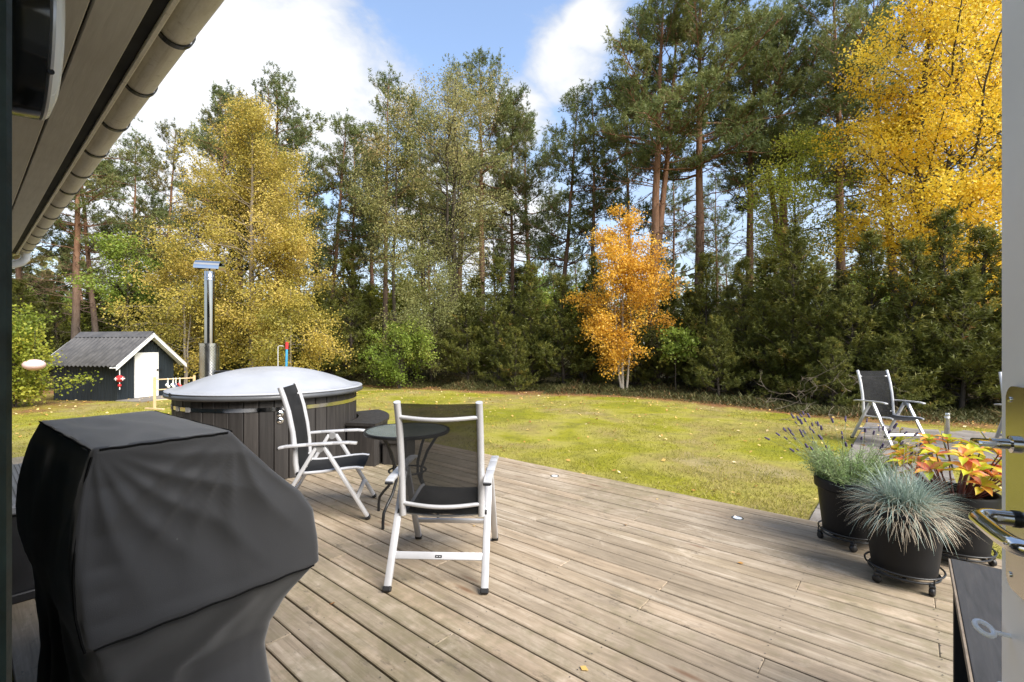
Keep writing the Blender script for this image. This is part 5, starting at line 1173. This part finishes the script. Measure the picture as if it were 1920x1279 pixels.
# ------------------------------------------------------------------ pots, caddies and plants
def make_pot(x, y, label, rt=0.205, rb=0.160, h=0.385, z0=0.075):
    t = thing('plant_pot', (x, y, z0), 0, label, 'plant pot', 'black plant pots on the deck')
    b = MB(); b.lathe([(0.0, 0.0), (rb-0.01, 0.0), (rb, 0.008), (rb+(rt-rb)*0.72, h*0.80), (rt-0.004, h*0.81), (rt+0.006, h*0.83), (rt+0.010, h*0.97), (rt+0.006, h), (rt-0.008, h), (rt-0.016, h*0.97), (rt-0.024, h*0.84)], 48); b.build('body', M['pot'], t, 40)
    b = MB(); b.lathe([(0.0, h*0.87), (rt*0.5, h*0.88), (rt-0.022, h*0.85)], 32); b.build('soil', M['soil'], t, 40)
    return t
def make_caddy(x, y, label, r=0.185, rz=0.3):
    t = thing('plant_caddy', (x, y, 0), rz, label, 'plant caddy', 'rolling caddies under the pots')
    b = MB(); b.tube([(r*math.cos(2*math.pi*k/40), r*math.sin(2*math.pi*k/40), 0.098) for k in range(40)], 0.0055, 8, closed=True)
    b.tube([((r-0.02)*math.cos(2*math.pi*k/40), (r-0.02)*math.sin(2*math.pi*k/40), 0.066) for k in range(40)], 0.007, 8, closed=True); b.build('ring', M['blackmetal'], t, 60)
    b = MB(); b.beam((-r+.02, 0, 0.064), (r-.02, 0, 0.064), 0.02, 0.012, 0.002); b.beam((0, -r+.02, 0.0655), (0, r-.02, 0.0655), 0.02, 0.012, 0.002); b.build('cross_bars', M['blackmetal'], t)
    for k in range(4):
        a = 2*math.pi*k/4+0.78; cx, cy = (r-0.012)*math.cos(a), (r-0.012)*math.sin(a)
        b = MB(); b.lathe([(0.0, -0.012), (0.02, -0.012), (0.024, -0.008), (0.024, 0.008), (0.02, 0.012), (0.0, 0.012)], 18); b.xf(Matrix.Translation((cx, cy, 0.024)) @ Matrix.Rotation(a+0.5, 4, 'Z') @ Matrix.Rotation(R(90), 4, 'Y')); cs_ = b.build('caster', M['black'], t, 60)
        b = MB(); b.box((cx, cy, 0.053), (0.03, 0.03, 0.018), 0.004); b.tube([((r)*math.cos(a), r*math.sin(a), 0.06), (r*math.cos(a), r*math.sin(a), 0.099)], 0.004, 6); b.build('caster_fork', M['blackmetal'], cs_)
P1, P2, P3 = (2.40, 3.34), (2.335, 2.80), (2.905, 3.07)
make_caddy(*P1, 'black wire caddy on wheels under the lavender pot'); make_caddy(*P2, 'black wire caddy on wheels under the blue grass pot', rz=0.9); make_caddy(*P3, 'black wire caddy on wheels under the red leaved plant')
make_pot(*P1, 'black plastic pot holding the lavender'); make_pot(*P2, 'black plastic pot holding the blue fescue grass', 0.20, 0.155, 0.37); make_pot(*P3, 'black plastic pot holding the orange and lime leaved plant')
# blue fescue
fe = thing('blue_fescue', (*P2, 0.40), 0, 'mop of blue grey fescue grass with straw coloured dry blades', 'grass plant')
g = np.random.default_rng(71); V, F, TI, c = [], [], [], 0
n = 2600; seg = 6
az = g.uniform(0, 6.283, n); el = np.arccos(np.clip(g.uniform(-0.02, 1, n)**0.85, -1, 1)); L = g.uniform(0.15, 0.35, n); r0 = g.random(n)**0.5*0.085; a0 = g.uniform(0, 6.283, n)
base = np.column_stack([r0*np.cos(a0), r0*np.sin(a0), np.full(n, 0.0)]); d = np.column_stack([np.sin(el)*np.cos(az), np.sin(el)*np.sin(az), np.cos(el)+0.25]); d = unit(d)
drp = g.uniform(0.10, 0.34, n)*(0.5+np.sin(el)); pts = [base]; dd = d.copy()
for q in range(seg):
    pts.append(pts[-1]+dd*(L/seg)[:, None]); dd = unit(dd+np.column_stack([g.normal(0, 0.07, n), g.normal(0, 0.07, n), -drp*0.9*g.uniform(0.4, 1.5, n)]))
pts = np.stack(pts, 1); sd = unit(np.cross(d, [0, 0, 1.0])+1e-6); wd_ = 0.0018*np.array([1, 1.1, 1.0, 0.9, 0.75, 0.5, 0.15])
Lf, Rt = pts-sd[:, None]*wd_[None, :, None], pts+sd[:, None]*wd_[None, :, None]; vv = np.stack([Lf, Rt], 2).reshape(n, -1, 3)
idx = np.arange(seg); f0 = np.stack([2*idx, 2*idx+1, 2*idx+3, 2*idx+2], 1); ff = (np.arange(n)[:, None, None]*2*(seg+1)+f0[None]).reshape(-1, 4)
low = (el > 0.85) & (g.random(n) < 0.68); ti = np.where(low, g.uniform(0.05, 0.33, n), g.uniform(0.45, 1.0, n)); link('foliage', np_mesh('foliage', vv.reshape(-1, 3), ff, np.repeat(ti, seg)), M['fescue'], fe)
b = MB()
for q in range(7):
    a = g.uniform(0, 6.28); b.tube([(0.03*math.cos(a), 0.03*math.sin(a), 0), (0.05*math.cos(a), 0.05*math.sin(a), 0.25), (0.09*math.cos(a), 0.07*math.sin(a), 0.40+0.1*g.random())], 0.0012, 4)
b.build('dry_stalks', worn('straw', (0.62, 0.50, 0.32), 0.7), fe)
# lavender
la = thing('lavender_plant', (*P1, 0.40), 0, 'silvery green lavender with dark purple flower spikes', 'lavender')
W = Wood(); pos, tnt = [], []; spikes = []
for q in range(300):
    a = g.uniform(0, 6.283); e = g.uniform(0.15, 1.05); r0 = 0.14*math.sqrt(g.random()); p = np.array([r0*math.cos(a), r0*math.sin(a), 0]); L = g.uniform(0.16, 0.31)
    st_ = curve(p, [math.cos(a)*math.sin(e), math.sin(a)*math.sin(e), math.cos(e)], L, 6, g, 0.12, 0.06); W.limb(st_, np.linspace(0.0022, 0.001, 6), 3)
    m = 30; u = g.uniform(0.15, 1, m)*5; i1 = np.minimum(4, u.astype(int)); pos.append(np.column_stack([st_[i1]+(st_[i1+1]-st_[i1])*(u-i1)[:, None], unit(st_[i1+1]-st_[i1])])); tnt.append(np.full(m, g.normal(0.5, 0.2)))
for q in range(64):
    a = g.uniform(0, 6.283) if q % 3 else g.uniform(1.9, 3.6); e = g.uniform(0.35, 1.1); p = np.array([0.1*math.cos(a), 0.1*math.sin(a), 0.08]); L = g.uniform(0.30, 0.46)
    st_ = curve(p, [math.cos(a)*math.sin(e), math.sin(a)*math.sin(e), math.cos(e)], L, 7, g, 0.06, 0.02); W.limb(st_, np.linspace(0.0016, 0.0011, 7), 3); spikes.append((st_[-1], unit(st_[-1]-st_[-2])))
link('stems', W.mesh('stems'), M['stem'], la)
pd = np.concatenate(pos); P_, D_ = pd[:, :3], pd[:, 3:]; m = len(P_); nd = unit(D_*0.8+unit(np.cross(D_, g.normal(size=(m, 3))))); Ln = g.uniform(0.022, 0.045, (m, 1)); s_ = unit(np.cross(nd, g.normal(size=(m, 3))))*0.0022
v = np.stack([P_-s_*0.5, P_+nd*Ln*0.5+s_, P_+nd*Ln, P_+nd*Ln*0.5-s_], 1).reshape(-1, 3)
link('foliage', np_mesh('foliage', v, np.arange(m*4).reshape(-1, 4), np.clip(np.concatenate(tnt)+g.normal(0, .12, m), 0, 1)), M['lavender_leaf'], la)
b = MB()
for k in range(5):
    for q in range(5):
        a = q*1.257+k*0.6; b.lathe([(0.0, -0.006), (0.0048, 0.0), (0.003, 0.006), (0.0, 0.008)], 5, (0.0042*math.cos(a)*(1.1-k*0.12), 0.0042*math.sin(a)*(1.1-k*0.12), 0.007*k))
spike_me = b.mesh('flower_spike', 60); spike_me.materials.append(M['lavender_flower'])
for p, d in spikes:
    o = link('flower_spike', spike_me, None, la); o.location = tuple(p); o.rotation_euler = Vector(d).to_track_quat('Z', 'Y').to_euler(); k = g.uniform(0.55, 1.05); o.scale = (k, k, k)
# orange and lime leaved plant: whorls of broad pointed leaves on red stems
def broadleaf(k):
    g_ = random.Random(k); NL, NW = 8, 4; V, F = [], []
    for i in range(NL+1):
        t = i/NL; w = 0.38*math.sin(math.pi*min(1, t*0.93+0.05))**0.9*(1-t**6)*0.5+0.004; dz = 0.16*math.sin(t*1.6)-0.30*t*t+0.01*g_.uniform(-1, 1)
        for j in range(NW+1):
            u = -1+2*j/NW; V.append((u*w, t, dz+abs(u)*w*0.45+0.008*math.sin(t*14)*abs(u)))
    for i in range(NL):
        for j in range(NW): a = i*(NW+1)+j; F.append((a, a+1, a+NW+2, a+NW+1))
    b = MB(); b.faces(V, F); return b.mesh('leaf', 80)
def leafmat():
    t = NT('turning_leaves'); o = t.tc(); r = t.objrand(); sep = t.n.new('ShaderNodeSeparateXYZ'); t.l.new(o, sep.inputs[0])
    n_ = t.noise(t.vadd(o, t.n.new('ShaderNodeObjectInfo').outputs['Location']), 3, 4, 0.6)
    f = t.math('ADD', t.math('MULTIPLY', r, 0.85), t.math('MULTIPLY', t.math('SUBTRACT', n_, 0.5), 0.7)); f = t.math('ADD', f, t.math('MULTIPLY', t.math('ABSOLUTE', sep.outputs[0]), 1.0), clamp=True)
    c = t.ramp(f, [(0.12, (0.36, 0.46, 0.03)), (0.45, (0.60, 0.55, 0.03)), (0.6, (0.76, 0.47, 0.06)), (0.76, (0.78, 0.27, 0.09)), (1.0, (0.66, 0.15, 0.11))])
    t.set(c, 0.42, 0, 0.4); tr = t.n.new('ShaderNodeBsdfTranslucent'); t.l.new(c, tr.inputs[0]); mx = t.n.new('ShaderNodeMixShader'); mx.inputs[0].default_value = 0.35
    t.l.new(t.p.outputs[0], mx.inputs[1]); t.l.new(tr.outputs[0], mx.inputs[2]); t.l.new(mx.outputs[0], t.out.inputs[0]); return t.m
LMAT = leafmat(); leaf_me = [broadleaf(k) for k in range(5)]
for m_ in leaf_me: m_.materials.append(LMAT)
az_ = thing('turning_azalea', (*P3, 0.40), 0, 'potted shrub with whorls of orange, red and lime pointed leaves', 'potted shrub')
for q in range(44):
    a = q*2.4+g.uniform(-0.2, 0.2); e = 0.12+1.0*math.sqrt((q+0.5)/44); L = g.uniform(0.22, 0.42)
    pts = curve([0.05*math.cos(a), 0.05*math.sin(a), 0.0], [math.cos(a)*math.sin(e), math.sin(a)*math.sin(e), math.cos(e)], L, 6, g, 0.06, 0.06)
    b = MB(); b.tube([tuple(p) for p in pts], [0.006, 0.0055, 0.005, 0.0045, 0.004, 0.0035], 6); b.build('stem', M['stem_red'], az_, 60)
    tipd = unit(pts[-1]-pts[-2]); nl = int(g.integers(6, 9)); aa0 = g.uniform(0, 6.28)
    for k in range(nl):
        aa = aa0+k*6.283/nl+g.uniform(-0.25, 0.25); o = link('leaf', leaf_me[int(g.integers(0, 5))], None, az_)
        base_q = Vector(tipd).lerp(Vector((0, 0, 1)), 0.4).to_track_quat('Z', 'Y'); tilt = g.uniform(0.05, 0.6); o.rotation_euler = (base_q.to_matrix() @ Matrix.Rotation(aa, 3, 'Z') @ Matrix.Rotation(tilt, 3, 'X')).to_euler()
        s = g.uniform(0.075, 0.12); o.scale = (s*1.1, s, s); o.location = tuple(pts[-1]+np.array([0, 0, g.uniform(-0.02, 0.01)]))
